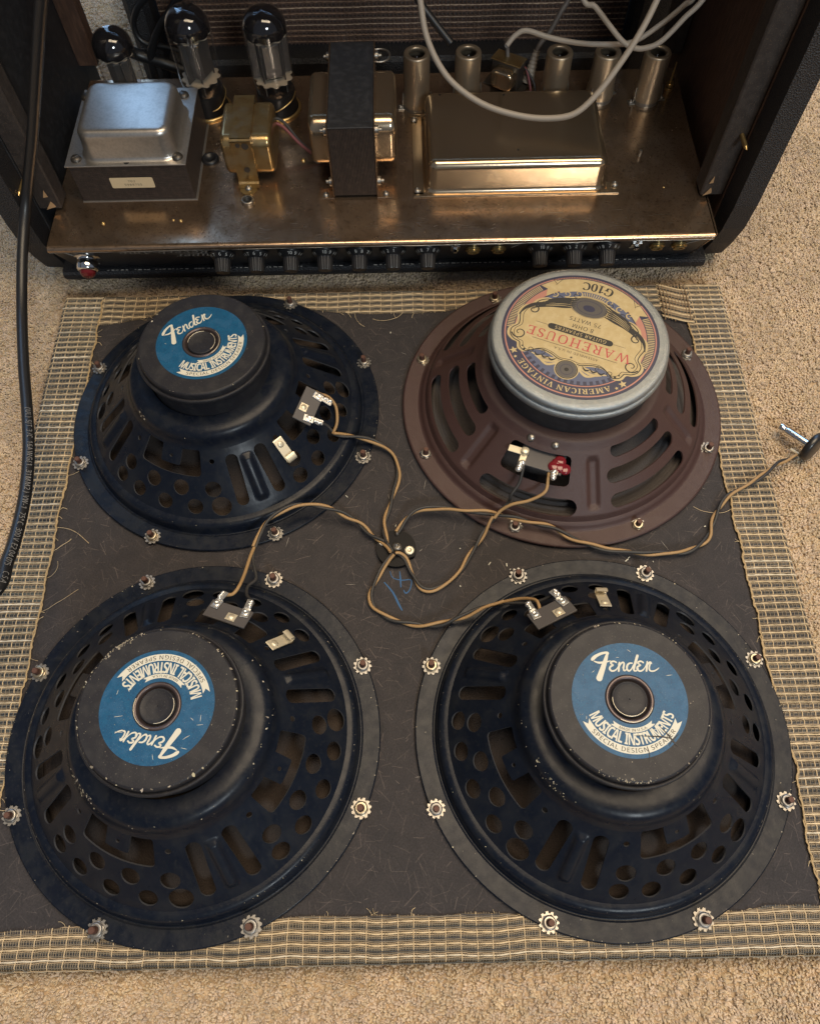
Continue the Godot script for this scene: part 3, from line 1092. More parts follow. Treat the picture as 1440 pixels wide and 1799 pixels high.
func build_power_transformer(t: Node3D) -> void:
	var c := Vector3(-0.2180, 0, -0.3660)
	# stack of laminations, built sheet by sheet
	var g := Geo.new()
	var n := 38
	for i in n:
		var s := 0.0003 if i % 2 else 0.0
		g.box(c + Vector3(0, 0.0738 + (i + 0.5) * 0.0349 / n, 0), Vector3(0.0975 - s, 0.0349 / n - 0.00008, 0.0965 - s), 0.0001)
	var lam := put("power_transformer", g, mats.laminations, t)
	g = Geo.new()
	g.box(c + Vector3(0.0005, 0.0733, 0.0), Vector3(0.100, 0.0008, 0.099), 0.0002)
	put("bottom_plate", g, mats.pot_steel, lam)
	g = Geo.new()
	g.box(c + Vector3(-0.001, 0.1092, 0.0), Vector3(0.1008, 0.0011, 0.0990), 0.0003)
	drawn_box(g, c + Vector3(0.0030, 0.1097, 0.0085), 0.0790, 0.0690, 0.0248, 0.012, 0.0052, 0.003, 0.0012)
	put("bell_cover", g, mats.pot_steel, lam)
	for q in [[-0.2606, -0.3251], [-0.1762, -0.3253], [-0.1800, -0.4045], [-0.2655, -0.4045]]:
		g = Geo.new()
		g.xf = Transform3D(Basis(Vector3.UP, rng.randf() * 3.0), Vector3(q[0], 0.1098, q[1]))
		g.lathe([Vector2(0.0046, 0), Vector2(0.0046, 0.0008), Vector2(0.0038, 0.0022), Vector2(0.0018, 0.0030), Vector2(0, 0.0031)], 20)
		g.box(Vector3(0, 0.0030, 0), Vector3(0.0066, 0.0003, 0.0008), 0.0001)
		put("screw", g, mats.dark_metal, lam)
	g = Geo.new()
	g.xf = Transform3D(Basis(), Vector3(-0.2181, 0.10982, -0.3204))
	g.lathe([Vector2(0.0024, 0), Vector2(0, 0.00005)], 18)
	put("hole", g, mats.black_plastic, lam)
	# paper sticker on the front of the stack
	g = Geo.new()
	g.xf = Transform3D(Basis(), Vector3(-0.2187, 0.0919, -0.31745))
	var o := PackedVector2Array()
	for q in rounded_rect(0.0366, 0.0104, 0.0012, 0, Vector3.ZERO, 3):
		o.append(Vector2(q.x, -q.z))
	g.prism(o, 0.0, 0.00012)
	var st := put("sticker", g, mats.sticker, lam)
	g = Geo.new()
	g.xf = Transform3D(Basis(), Vector3(-0.2187, 0.0919, -0.3172))
	text(g, "702", font("mono"), 0.0019, Vector2(0.0, 0.0016), 0.0, 1.2, 0.0003)
	text(g, "9988755", font("mono"), 0.0019, Vector2(0.0005, -0.0018), 0.0, 1.2, 0.0003)
	put("lettering", g, mats.print_black, st)

func build_choke(t: Node3D) -> void:
	var g := Geo.new()
	# core with its strap, top and front face, foot in front and behind
	g.box(Vector3(-0.1240, 0.0960, -0.3650), Vector3(0.0170, 0.038, 0.0560), 0.001)
	var ck := put("choke", g, mats.laminations, t)
	g = Geo.new()
	var pts := [Vector2(-0.3285, 0.0734), Vector2(-0.3340, 0.0734), Vector2(-0.3362, 0.0752), Vector2(-0.3362, 0.1150), Vector2(-0.3375, 0.1163), Vector2(-0.3925, 0.1163), Vector2(-0.3938, 0.1150), Vector2(-0.3938, 0.0752), Vector2(-0.3960, 0.0734), Vector2(-0.4060, 0.0734)]
	for k in pts.size() - 1:
		var a: Vector2 = pts[k]
		var b: Vector2 = pts[k + 1]
		var w := 0.0089
		for s in [0.0, 0.0010]:
			var nn: Vector2 = Vector2(-(b - a).y, (b - a).x).normalized() * (-s)
			g.poly(PackedVector3Array([Vector3(-0.1240 - w, a.y + nn.y, a.x + nn.x), Vector3(-0.1240 + w, a.y + nn.y, a.x + nn.x), Vector3(-0.1240 + w, b.y + nn.y, b.x + nn.x), Vector3(-0.1240 - w, b.y + nn.y, b.x + nn.x)]))
		for s in [-1, 1]:
			var n2: Vector2 = Vector2(-(b - a).y, (b - a).x).normalized() * (-0.001)
			g.poly(PackedVector3Array([Vector3(-0.1240 + s * w, a.y, a.x), Vector3(-0.1240 + s * w, b.y, b.x), Vector3(-0.1240 + s * w, b.y + n2.y, b.x + n2.x), Vector3(-0.1240 + s * w, a.y + n2.y, a.x + n2.x)]))
	g.xf = Transform3D(Basis(), Vector3(-0.1240, 0.0732, -0.3285))
	g.lathe([Vector2(0.0078, 0), Vector2(0.0078, 0.001), Vector2(0.0078, 0.001), Vector2(0, 0.001)], 24)
	put("strap", g, mats.tarnished, ck)
	for s in [-1, 1]:
		g = Geo.new()
		var old := Transform3D(Basis(Vector3(0, 0, s), Vector3(s, 0, 0), Vector3(0, 1, 0)) if false else Basis(Vector3(0, 1, 0), Vector3(s, 0, 0), Vector3(0, 0, s * -1.0)), Vector3(-0.1240 + s * 0.0085, 0.0972, -0.3640))
		g.xf = old
		drawn_box(g, Vector3.ZERO, 0.0370, 0.0540, 0.0165 if s > 0 else 0.0095, 0.009, 0.004)
		put("bell_cover", g, mats.tarnished, ck)
	g = Geo.new()
	screw_head(g, Vector3(-0.1240, 0.0744, -0.3280), 0.0030)
	put("screw", g, mats.bright_zinc, ck)
	g = Geo.new()
	g.xf = Transform3D(Basis(), Vector3(0, 0, -0.3350))
	for q in [[-0.1205, 0.1112, 0.0030], [-0.1265, 0.1120, 0.0020], [-0.1232, 0.0880, 0.0026]]:
		g = Geo.new()
		g.xf = Transform3D(Basis(), Vector3(0, 0, -0.3350))
		g.disc(Vector2(q[0], q[1]), q[2], 0.0002, 16)
		put("hole", g, mats.dark_metal, ck)
	# stamped code along the top
	g = Geo.new()
	g.xf = Transform3D(Basis(Vector3(0, 0, -1), Vector3(-1, 0, 0), Vector3(0, 1, 0)), Vector3(-0.1240, 0.11655, -0.3660))
	text(g, "022707", font("mono", true), 0.0035, Vector2(0.003, 0.0035), 0.0, 1.0, 0.0003)
	text(g, "606718", font("mono", true), 0.0035, Vector2(0.003, -0.0030), 0.0, 1.0, 0.0003)
	put("lettering", g, mats.print_black, ck)
	# its two leads run across to the output transformer
	for q in [[0.0, mats.red_insulation], [0.0032, mats.black_insulation]]:
		g = Geo.new()
		g.tube(curve([Vector3(-0.106, 0.098 + q[0], -0.384), Vector3(-0.094, 0.0950 + q[0], -0.381 - q[0]), Vector3(-0.080, 0.0855, -0.371 - q[0]), Vector3(-0.066, 0.0780, -0.364 - q[0]), Vector3(-0.052, 0.0745, -0.362 - q[0])], 6), 0.0014, 8)
		put("lead", g, q[1], ck)

func build_output_transformer(t: Node3D) -> void:
	var g := Geo.new()
	var n := 30
	for i in n:
		var s := 0.00035 if i % 2 else 0.0
		g.box(Vector3(-0.0478 + (i + 0.5) * 0.0362 / n, 0.1081, -0.3702), Vector3(0.0362 / n - 0.00006, 0.0650 - s, 0.1095 - s), 0.00012)
	var ot := put("output_transformer", g, mats.laminations, t)
	# black wrap over the top of the stack
	g = Geo.new()
	g.box(Vector3(-0.0297, 0.1409, -0.3702), Vector3(0.0366, 0.0009, 0.1100), 0.0003)
	put("wrap", g, mats.black_wrap, ot)
	for s in [-1, 1]:
		g = Geo.new()
		var b := Basis(Vector3(0, 1, 0), Vector3(s, 0, 0), Vector3(0, 0, -s))
		g.xf = Transform3D(b, Vector3(-0.0297 + s * 0.0192, 0.1085, -0.3725))
		drawn_box(g, Vector3.ZERO, 0.0450, 0.0740, 0.0175, 0.012, 0.0055)
		put("bell_cover", g, mats.bell_steel, ot)
		# side bracket with its foot
		g = Geo.new()
		var bx: float = -0.0297 + s * 0.0190
		g.box(Vector3(bx, 0.1078, -0.3702), Vector3(0.0011, 0.0665, 0.1108), 0.0003)
		g.box(Vector3(bx + s * 0.0062, 0.0737, -0.3185), Vector3(0.0134, 0.0011, 0.0100), 0.0003)
		g.box(Vector3(bx + s * 0.0062, 0.0737, -0.4180), Vector3(0.0134, 0.0011, 0.0100), 0.0003)
		put("bracket", g, mats.chassis_steel, ot)
		g = Geo.new()
		screw_head(g, Vector3(bx + s * 0.0072, 0.0743, -0.3180), 0.0027)
		put("screw", g, mats.bright_zinc, ot)
		for q in [[0.0850, -0.3220], [0.1335, -0.3230], [0.1335, -0.4180]]:
			g = Geo.new()
			hex_nut(g, Vector3(bx + s * 0.0006, q[0], q[1]), 0.0040, 0.0028, Vector3(s, 0, 0))
			g.tube(PackedVector3Array([Vector3(bx, q[0], q[1]), Vector3(bx + s * 0.0058, q[0], q[1])]), 0.0016, 8)
			put("nut", g, mats.bright_zinc, ot)
	g = Geo.new()
	var ring := PackedVector3Array()
	for i in 25:
		var a := -PI * 0.75 + PI * 1.5 * i / 24.0
		ring.append(Vector3(-0.0065 + 0.009 * cos(a), 0.1335, -0.4180 + 0.009 * sin(a)))
	g.tube(ring, 0.0009, 6)
	put("clamp_ring", g, mats.bright_zinc, ot)

func build_capacitor_pan(t: Node3D) -> void:
	var g := Geo.new()
	var c := Vector3(0.1095, 0.0731, -0.3685)
	drawn_box(g, c, 0.1555, 0.0985, 0.0285, 0.009, 0.0066, 0.0045, 0.0008)
	# flanges with ears
	g.box(c + Vector3(0, 0.0005, 0.0520), Vector3(0.1780, 0.0010, 0.0055), 0.0003)
	g.box(c + Vector3(-0.0845, 0.0005, -0.0010), Vector3(0.0092, 0.0010, 0.1060), 0.0003)
	g.box(c + Vector3(0.0845, 0.0005, 0.0480), Vector3(0.0100, 0.0011, 0.0136), 0.0003)
	var pan := put("capacitor_pan", g, mats.bell_steel, t)
	for q in [[0.0239, -0.3205], [0.1963, -0.3231], [0.0229, -0.4132]]:
		g = Geo.new()
		screw_head(g, Vector3(q[0], 0.0746, q[1]), 0.0031)
		put("screw", g, mats.bright_zinc, pan)
	g = Geo.new()
	for q in [Vector3(0.1100, 0.10165, -0.3360), Vector3(0.1030, 0.10165, -0.4080), Vector3(0.046, 0.10165, -0.41)]:
		g = Geo.new()
		g.xf = Transform3D(Basis(), q)
		g.lathe([Vector2(0.0010, 0), Vector2(0, 0.0001)], 10)
		put("hole", g, mats.black_plastic, pan)

func build_reverb_transformer(t: Node3D) -> void:
	var g := Geo.new()
	var b := Basis(Vector3.UP, -0.55)
	g.xf = Transform3D(b, Vector3(0.1125, CHASSIS, -0.4650))
	g.box(Vector3(0, 0.0120, 0), Vector3(0.028, 0.0240, 0.0140), 0.001)
	g.box(Vector3(0, 0.0006, 0.002), Vector3(0.040, 0.0012, 0.016), 0.0003)
	var r := put("reverb_transformer", g, mats.dark_metal, t)
	g = Geo.new()
	g.xf = Transform3D(b * Basis(Vector3(1, 0, 0), PI * 0.5), Vector3(0.1105, CHASSIS + 0.013, -0.4590))
	drawn_box(g, Vector3.ZERO, 0.0230, 0.0180, 0.0120, 0.006, 0.003)
	put("bell_cover", g, mats.bell_steel, r)
	g = Geo.new()
	g.xf = Transform3D(b, Vector3(0.1125, CHASSIS, -0.4650))
	g.box(Vector3(0.0, 0.0248, 0.0), Vector3(0.0300, 0.0012, 0.0160), 0.0003)
	put("bracket", g, mats.tarnished, r)
	for q in [[0.0, mats.red_insulation], [0.004, mats.black_insulation]]:
		g = Geo.new()
		g.tube(curve([Vector3(0.124, 0.090, -0.468), Vector3(0.1295, 0.0885, -0.462), Vector3(0.1330 + q[0], 0.080, -0.455), Vector3(0.1345 + q[0], 0.0735, -0.450)], 6), 0.0012, 6)
		put("lead", g, q[1], r)


# ------------------------------------------------------------------ tubes and their shields
func build_tubes() -> void:
	power_tube(Vector3(-0.1039, CHASSIS, -0.4365), 0.0190, 0.0930, 0.020, 0.3, "power tube with silvered black dome, beside the output transformer")
	power_tube(Vector3(-0.1697, CHASSIS, -0.4387), 0.0190, 0.0935, 0.020, 1.1, "tall power tube between the grey power transformer and the gold choke")
	power_tube(Vector3(-0.2335, CHASSIS, -0.4230), 0.0170, 0.0860, 0.020, 2.0, "shorter rectifier tube half hidden behind the grey power transformer")
	var cans := [[Vector3(0.0260, CHASSIS, -0.4356), 0.0512, "metal tube shield beside the output transformer, leftmost of the five"],
		[Vector3(0.0727, CHASSIS, -0.4456), 0.0450, "metal tube shield behind the loop of white cable, second from the left"],
		[Vector3(0.1545, CHASSIS, -0.4430), 0.0450, "metal tube shield beside the ridged cable boot, middle of the five"],
		[Vector3(0.1975, CHASSIS, -0.4416), 0.0450, "metal tube shield directly under the crossing white cables"],
		[Vector3(0.2411, CHASSIS, -0.4377), 0.0465, "golden metal tube shield nearest the brass ground stud"]]
	for q in cans:
		tube_shield(q[0], q[1], q[2])

func power_tube(at: Vector3, r: float, h: float, base: float, turn: float, label: String) -> void:
	var t := thing("vacuum_tube", label, "vacuum tube", at, turn, "glass tubes on the chassis")
	var g := Geo.new()
	g.lathe([Vector2(r * 1.02, 0.0), Vector2(r * 1.02, 0.001), Vector2(r * 1.02, 0.001), Vector2(r * 0.93, 0.0015), Vector2(r * 0.93, base - 0.002), Vector2(r * 0.90, base), Vector2(r * 0.90, base), Vector2(0, base)], 40)
	var bs := put("tube_base", g, mats.bakelite, t)
	g = Geo.new()
	g.lathe([Vector2(r * 1.10, 0.0), Vector2(r * 1.12, 0.0014), Vector2(r * 1.04, 0.0022), Vector2(r * 1.0, 0.0022)], 40)
	put("retaining_ring", g, mats.brass, bs)
	g = Geo.new()
	g.tube(curve([Vector3(-r, base * 0.25, -0.002), Vector3(-r * 0.4, base * 0.45, r * 0.9), Vector3(r * 0.5, base * 0.75, r * 0.86), Vector3(r * 0.9, base * 0.85, r * 0.3)], 6), 0.0006, 5)
	put("retaining_spring", g, mats.brass, bs)
	# envelope: straight wall, domed top
	g = Geo.new()
	var prof := [Vector2(r * 0.86, base - 0.001), Vector2(r * 0.95, base + 0.006), Vector2(r, base + 0.012)]
	var dome := h - r * 0.88
	prof.append(Vector2(r, dome))
	for i in range(1, 13):
		var a := PI * 0.5 * i / 12.0
		prof.append(Vector2(r * cos(a), dome + r * 0.88 * sin(a)))
	g.lathe(prof, 48)
	put("glass_envelope", g, mats.glass, t)
	# silvery black getter inside the dome, with a scalloped lower edge
	g = Geo.new()
	var rows := []
	for i in 11:
		var row := PackedVector3Array()
		for j in 60:
			var a := TAU * j / 60.0
			var low := dome - 0.0034 - 0.0016 * absf(sin(a * 4.5))
			var y := lerpf(low, h - 0.0007, i / 10.0)
			var k := clampf((y - dome) / (r * 0.88 - 0.0007), 0.0, 1.0)
			var rr := (r - 0.0006) * sqrt(maxf(0.0, 1.0 - k * k))
			row.append(Vector3(rr * cos(a), y, -rr * sin(a)))
		rows.append(row)
	g.grid(rows, true)
	put("getter_flash", g, mats.getter, t)
	# plates with side fins, mica spacers with toothed rims
	g = Geo.new()
	var top := dome - 0.0075
	g.box(Vector3(0, (base + 0.013 + top) * 0.5, 0), Vector3(r * 1.15, top - base - 0.013, r * 1.15), 0.004)
	for s in [-1, 1]:
		g.box(Vector3(s * r * 0.66, (base + 0.013 + top) * 0.5, 0), Vector3(r * 0.5, top - base - 0.014, 0.0012), 0.0003)
		g.tube(PackedVector3Array([Vector3(s * r * 0.5, base, r * 0.45), Vector3(s * r * 0.5, top + 0.003, r * 0.45)]), 0.0007, 6)
	put("plate", g, mats.plate, t)
	for y in [base + 0.011, top + 0.0008]:
		g = Geo.new()
		var o := PackedVector2Array()
		for j in 44:
			var a := TAU * j / 44.0
			var rr := r * (0.93 if j % 4 < 2 else 0.82)
			o.append(Vector2(rr * cos(a), rr * sin(a)))
		g.xf = Transform3D(Basis(Vector3(1, 0, 0), -PI * 0.5), Vector3(0, y, 0))
		g.prism(o, 0.0, 0.0006)
		put("mica_spacer", g, mats.mica, t)

func tube_shield(at: Vector3, h: float, label: String) -> void:
	var t := thing("tube_shield", label, "tube shield", at, rng.randf() * 0.6, "tube shields along the back of the chassis")
	var g := Geo.new()
	var r := 0.0118
	g.lathe([Vector2(r * 1.08, 0.0042), Vector2(r * 1.08, 0.012), Vector2(r * 1.0, 0.0132), Vector2(r, h - 0.0016), Vector2(r * 0.95, h - 0.0003), Vector2(r * 0.90, h), Vector2(r * 0.66, h), Vector2(r * 0.60, h - 0.0008), Vector2(r * 0.60, h - 0.004), Vector2(r * 0.9, h - 0.005), Vector2(r * 0.92, 0.006)], 40)
	var can := put("can", g, mats.can_metal, t)
	g = Geo.new()
	g.lathe([Vector2(r * 1.04, 0.0), Vector2(r * 1.04, 0.0040), Vector2(r * 0.98, 0.0044)], 36)
	put("skirt", g, mats.bright_zinc, t)
	for s in [-1, 1]:
		g = Geo.new()
		g.tube(curve([Vector3(s * r * 1.12, 0.0010, 0.003), Vector3(s * r * 1.12, 0.008, 0.0035), Vector3(s * r * 1.07, 0.0150, 0.002)], 4), 0.0007, 6)
		g.box(Vector3(s * r * 1.25, 0.0006, 0.002), Vector3(0.006, 0.0012, 0.007), 0.0003)
		screw_head(g, Vector3(s * r * 1.28, 0.0012, 0.002), 0.0020)
		put("clip", g, mats.bright_zinc, t)
	# the small tube inside
	g = Geo.new()
	g.lathe([Vector2(0.0088, 0.006), Vector2(0.0088, h - 0.012), Vector2(0.0060, h - 0.0075), Vector2(0.0018, h - 0.0060), Vector2(0.0010, h - 0.0030), Vector2(0, h - 0.0026)], 24)
	put("small_tube", g, mats.getter, t)


# ------------------------------------------------------------------ baffle with its grille cloth
func build_baffle() -> void:
	var t := thing("baffle_board", "dark pressed board lying on the carpet with four speakers, edges wrapped in gold woven cloth", "baffle board")
	var g := Geo.new()
	g.box(Vector3(0, BOARD_TOP * 0.5, 0.003), Vector3(0.589, BOARD_TOP, 0.522), 0.0015)
	put("board", g, mats.particle_board, t)
	# the cloth wraps round the four edges; its backing and its threads
	g = Geo.new()
	var wob := FastNoiseLite.new()
	wob.seed = 12
	wob.frequency = 9.0
	var left_in := func(z) -> float: return -0.2612 + 0.0022 * wob.get_noise_1d(z * 3.0) - (0.0 if z > -0.2 else 0.0)
	var right_in := func(z) -> float: return 0.2606 + 0.0025 * wob.get_noise_1d(z * 3.0 + 40.0) + (0.004 * clampf((0.02 - absf(z - 0.16)) / 0.02, 0, 1))
	var top_in := func(x) -> float:
		var d: float = minf(absf(x + 0.138), absf(x - 0.138))
		return -0.2265 - 0.0310 * exp(-pow(d / 0.075, 2.0)) - (0.008 if absf(x) < 0.08 else 0.0) * (1.0 - absf(x) / 0.08) + 0.0012 * wob.get_noise_1d(x * 4.0 + 9.0)
	var bottom_in := func(x) -> float: return 0.2400 + 0.0030 * wob.get_noise_1d(x * 2.0 + 70.0) + 0.0050 * clampf((-x - 0.18) / 0.06, 0, 1) + 0.0070 * exp(-pow((absf(x) - 0.137) / 0.05, 2.0))
	var xo := 0.2962
	var zt := -0.2605
	var zb := 0.2660
	# backing sheets
	for s in [-1, 1]:
		var rows := []
		for i in 60:
			var z := lerpf(zb, zt, i / 59.0)
			var inner: float = left_in.call(z) if s < 0 else right_in.call(z)
			var row := PackedVector3Array([Vector3(s * (xo + 0.0001), 0.0005, z), Vector3(s * (xo + 0.0001), BOARD_TOP - 0.001, z), Vector3(s * (xo - 0.0012), BOARD_TOP + 0.0002, z), Vector3(inner, BOARD_TOP + 0.0004, z)])
			if s > 0:
				row.reverse()
			rows.append(row)
		g.grid(rows)
	for s in [-1, 1]:
		var rows := []
		for i in 90:
			var x := lerpf(-0.2605, 0.2605, i / 89.0)
			var inner: float = top_in.call(x) if s < 0 else bottom_in.call(x)
			var edge := zt if s < 0 else zb
			var row := PackedVector3Array([Vector3(x, 0.0005, edge + s * 0.0001), Vector3(x, BOARD_TOP - 0.001, edge + s * 0.0001), Vector3(x, BOARD_TOP + 0.0002, edge - s * 0.0012), Vector3(x, BOARD_TOP + 0.0003, inner)])
			if s < 0:
				row.reverse()
			rows.append(row)
		g.grid(rows)
	var cloth := put("grille_cloth", g, mats.cloth, t)
	# threads
	var gold := Color(0.46, 0.35, 0.21)
	var pal := [Color(0.52, 0.405, 0.245), Color(0.026, 0.024, 0.023), Color(0.130, 0.110, 0.080), Color(0.26, 0.195, 0.120), Color(0.62, 0.54, 0.40)]
	var pal_blue := [Color(0.52, 0.425, 0.28), Color(0.024, 0.026, 0.028), Color(0.110, 0.112, 0.098), Color(0.26, 0.20, 0.13), Color(0.64, 0.58, 0.46)]
	var y := BOARD_TOP + 0.0005
	var at := func(x, z, l) -> Vector3:
		# over the top and down round the outer edges
		var over: float = absf(x) - (xo - 0.0012)
		if over > 0.0:
			return Vector3(signf(x) * (xo + 0.0004 + l * 0.6), y - over, z)
		return Vector3(x, y + l, z)
	g = Geo.new()
	weave(g, zt, zb + 0.0005, func(_z): return -xo - 0.009, left_in, at, pal_blue, 1.0, 0.00092, 0.0088)
	weave(g, zt, zb + 0.0005, right_in, func(_z): return xo + 0.009, at, pal, 1.0, 0.00092, 0.0088)
	var at_tb := func(x, z, l) -> Vector3:
		var over: float = maxf(z - (zb - 0.0006), (zt + 0.0006) - z)
		if over > 0.0:
			return Vector3(x, y - over, (zb + 0.0002 + l * 0.6) if z > 0.0 else (zt - 0.0002 - l * 0.6))
		return Vector3(x, y + l - 0.0001, z)
	# top and bottom: threads across run along x, cut to the wavy inner edge
	var k := 0
	for side in [0, 1]:
		var z0 := -0.2685 if side == 0 else 0.2330
		var z1 := -0.2200 if side == 0 else 0.2740
		var inner: Callable = top_in if side == 0 else bottom_in
		k = int(floor(z0 / 0.00104))
		while k * 0.00104 < z1:
			var z := k * 0.00104
			var kind := posmod(k, 6)
			var p := PackedVector3Array()
			var r := []
			var flush := func() -> void:
				if p.size() > 3:
					var c: Color = pal[0] if kind == 0 else (pal[1] if kind == 3 else (pal[3] if kind % 2 else pal[2]))
					if kind == 0 and side == 1:
						c = pal[4] if rng.randf() < 0.4 else pal[0]
					var kk := rng.randf_range(0.8, 1.2)
					g.col = Color(c.r * kk, c.g * kk, c.b * kk)
					g.tube(p, r, 5, false)
				p.clear()
				r.clear()
			var x := -0.262
			var base := 0.00050 if kind == 0 else (0.00046 if kind == 3 else 0.00036)
			while x < 0.262:
				var bow := 0.0022 * wob.get_noise_1d(x * 1.6 + 200.0 + 30.0 * side)
				var zz: float = z + bow
				var inside: bool = zz < inner.call(x) if side == 0 else zz > inner.call(x)
				if inside:
					var w := absf(sin(PI * x / 0.0096))
					var pinch := (kind - 3.0) * 0.00022 * (1.0 - w) * (0.0 if kind == 0 else 1.0)
					p.append(at_tb.call(x, zz - pinch, 0.0004 + (0.0006 * w if kind == 0 else 0.0004 * w * (1.0 if kind != 3 else 0.4))))
					r.append(base * ((0.75 + 0.5 * w) if kind in [0, 3] else 1.0))
				else:
					flush.call()
				x += 0.0022
			flush.call()
			k += 1
	# warp threads: a bold pair at every cell, fine ones between
	for s in [-1, 1]:
		var i := 0
		var x := 0.2585
		while x < xo + 0.008:
			var bold := i % 6 == 0
			var c := gold if bold else Color(0.22, 0.175, 0.115)
			if bold or i % 2 == 0:
				var xx: float = s * x
				var z := zt
				# only where the cloth lies
				var z_from := zt
				var run := PackedVector3Array()
				warp(g, xx, z_from, zb, func(a, b, l): return at.call(a if absf(a) > absf(left_in.call(b) if s < 0 else right_in.call(b)) else (left_in.call(b) if s < 0 else right_in.call(b)), b, l), c, 0.00042 if bold else 0.00022, 0.0055)
			x += 0.00147
			i += 1
	for side in [0, 1]:
		var i := 0
		var x := -0.2605
		while x < 0.2605:
			var bold := i % 6 == 0
			var inner: float = (top_in if side == 0 else bottom_in).call(x)
			var a := -0.2685 if side == 0 else inner - rng.randf_range(-0.0005, 0.0008)
			var b := inner + rng.randf_range(-0.0005, 0.0010) if side == 0 else 0.2740
			if b - a > 0.003:
				warp(g, x, a, b, at_tb, gold if bold else Color(0.22, 0.175, 0.115), 0.00042 if bold else 0.00022, 0.0062)
			x += 0.0016
			i += 1
	stuff(put("threads", g, mats.thread, cloth))
	# the folded corner flap at the upper right
	g = Geo.new()
	for i in 26:
		var z := -0.2590 + i * 0.00145
		var c: Color = pal[0] if i % 5 == 0 else (pal[1] if i % 5 == 3 else pal[3])
		g.col = c
		var dz := 0.010
		g.tube(curve([Vector3(0.2390 + 0.0010 * sin(i * 2.0), y + 0.0014, z - 0.002), Vector3(0.2470, y + 0.0026, z + 0.002), Vector3(0.2560, y + 0.0028, z + dz * 0.55), Vector3(0.2650, y + 0.0016, z + dz * 0.6)], 4), 0.0007 if i % 5 == 0 else 0.0005, 5)
	for i in 9:
		g.col = Color(0.24, 0.16, 0.09)
		var x := 0.240 + i * 0.0028
		g.tube(curve([Vector3(x, y + 0.0022, -0.2605), Vector3(x + 0.0005, y + 0.0032, -0.24), Vector3(x + 0.0002, y + 0.0022, -0.221 + rng.randf_range(0, 0.004))], 5), 0.0004, 5)
	stuff(put("corner_fold", g, mats.thread, cloth))
	# frayed ends
	g = Geo.new()
	for i in 110:
		var s := rng.randi() % 4
		var p := Vector3.ZERO
		var d := Vector3.ZERO
		var q := rng.randf_range(-0.24, 0.24)
		match s:
			0:
				p = Vector3(left_in.call(q), y + 0.0005, q); d = Vector3(1, 0, rng.randf_range(-1, 1))
			1:
				p = Vector3(right_in.call(q), y + 0.0005, q); d = Vector3(-1, 0, rng.randf_range(-1, 1))
			2:
				p = Vector3(q, y + 0.0005, top_in.call(q)); d = Vector3(rng.randf_range(-1, 1), 0, 1)
			3:
				p = Vector3(q, y + 0.0005, bottom_in.call(q)); d = Vector3(rng.randf_range(-1.6, 1.6), 0, -1)
		var len := rng.randf_range(0.002, 0.007) if i > 9 else rng.randf_range(0.012, 0.034)
		d = d.normalized() * len / 5.0
		var path := PackedVector3Array([p])
		var bend := rng.randf_range(-0.35, 0.35)
		for j in 5:
			p += d
			d = d.rotated(Vector3.UP, bend + rng.randf_range(-0.12, 0.12))
			path.append(p + Vector3(0, 0.0006 * sin(j * 1.2), 0))
		g.col = Color(0.50, 0.39, 0.23) * rng.randf_range(0.5, 1.2)
		g.tube(curve(Array(path), 3), 0.00018, 4, false)
	# rough hem along the left and right cut edges
	for s in [0, 1]:
		for row in 2:
			var p := PackedVector3Array()
			for i in 260:
				var z := lerpf(zt + 0.004, zb - 0.004, i / 259.0)
				p.append(Vector3((left_in if s == 0 else right_in).call(z) + rng.randf_range(-0.0006, 0.0006) + (0.0004 * row) * (1 - 2 * s), y + 0.0009 + rng.randf_range(0, 0.0006), z))
			g.col = Color(0.34, 0.24, 0.12)
			g.tube(p, 0.00055, 5, false)
	stuff(put("frayed_threads", g, mats.thread, cloth))

	# blue chalk mark beside the hub
	g = Geo.new()
	g.xf = Transform3D(Basis(Vector3(1, 0, 0), -PI * 0.5), Vector3(0, BOARD_TOP + 0.00015, 0))
	g.stroke([Vector3(-0.0086, -0.0213, 0.0008), Vector3(-0.0023, -0.0295, 0.0013), Vector3(0.0018, -0.0385, 0.0015), Vector3(0.0042, -0.0433, 0.0008)])
	g.stroke([Vector3(0.0029, -0.0129, 0.0006), Vector3(0.0034, -0.0190, 0.0012), Vector3(0.0036, -0.0252, 0.0008)])
	g.stroke([Vector3(-0.0043, -0.0127, 0.0005), Vector3(-0.0022, -0.0178, 0.0006), Vector3(0.0045, -0.0198, 0.0008), Vector3(0.0113, -0.0199, 0.0007), Vector3(0.0103, -0.0271, 0.0008), Vector3(0.0073, -0.0302, 0.0010), Vector3(0.0057, -0.0279, 0.0007)])
	put("chalk_mark", g, mats.chalk, t)
	# scratches in the board
	g = Geo.new()
	g.xf = Transform3D(Basis(Vector3(1, 0, 0), -PI * 0.5), Vector3(0, BOARD_TOP + 0.00012, 0))
	for i in 60:
		var p := Vector2(rng.randf_range(-0.25, 0.25), rng.randf_range(-0.24, 0.22))
		var d := Vector2.from_angle(rng.randf() * TAU) * rng.randf_range(0.001, 0.006)
		g.stroke([Vector3(p.x, p.y, 0.00008), Vector3(p.x + d.x, p.y + d.y, 0.00022), Vector3(p.x + 2 * d.x, p.y + 1.8 * d.y, 0.00008)], 0.0, 2)
	stuff(put("scratches", g, mats.print_dim, t))

	# scattered white crumbs and slivers on the board
	g = Geo.new()
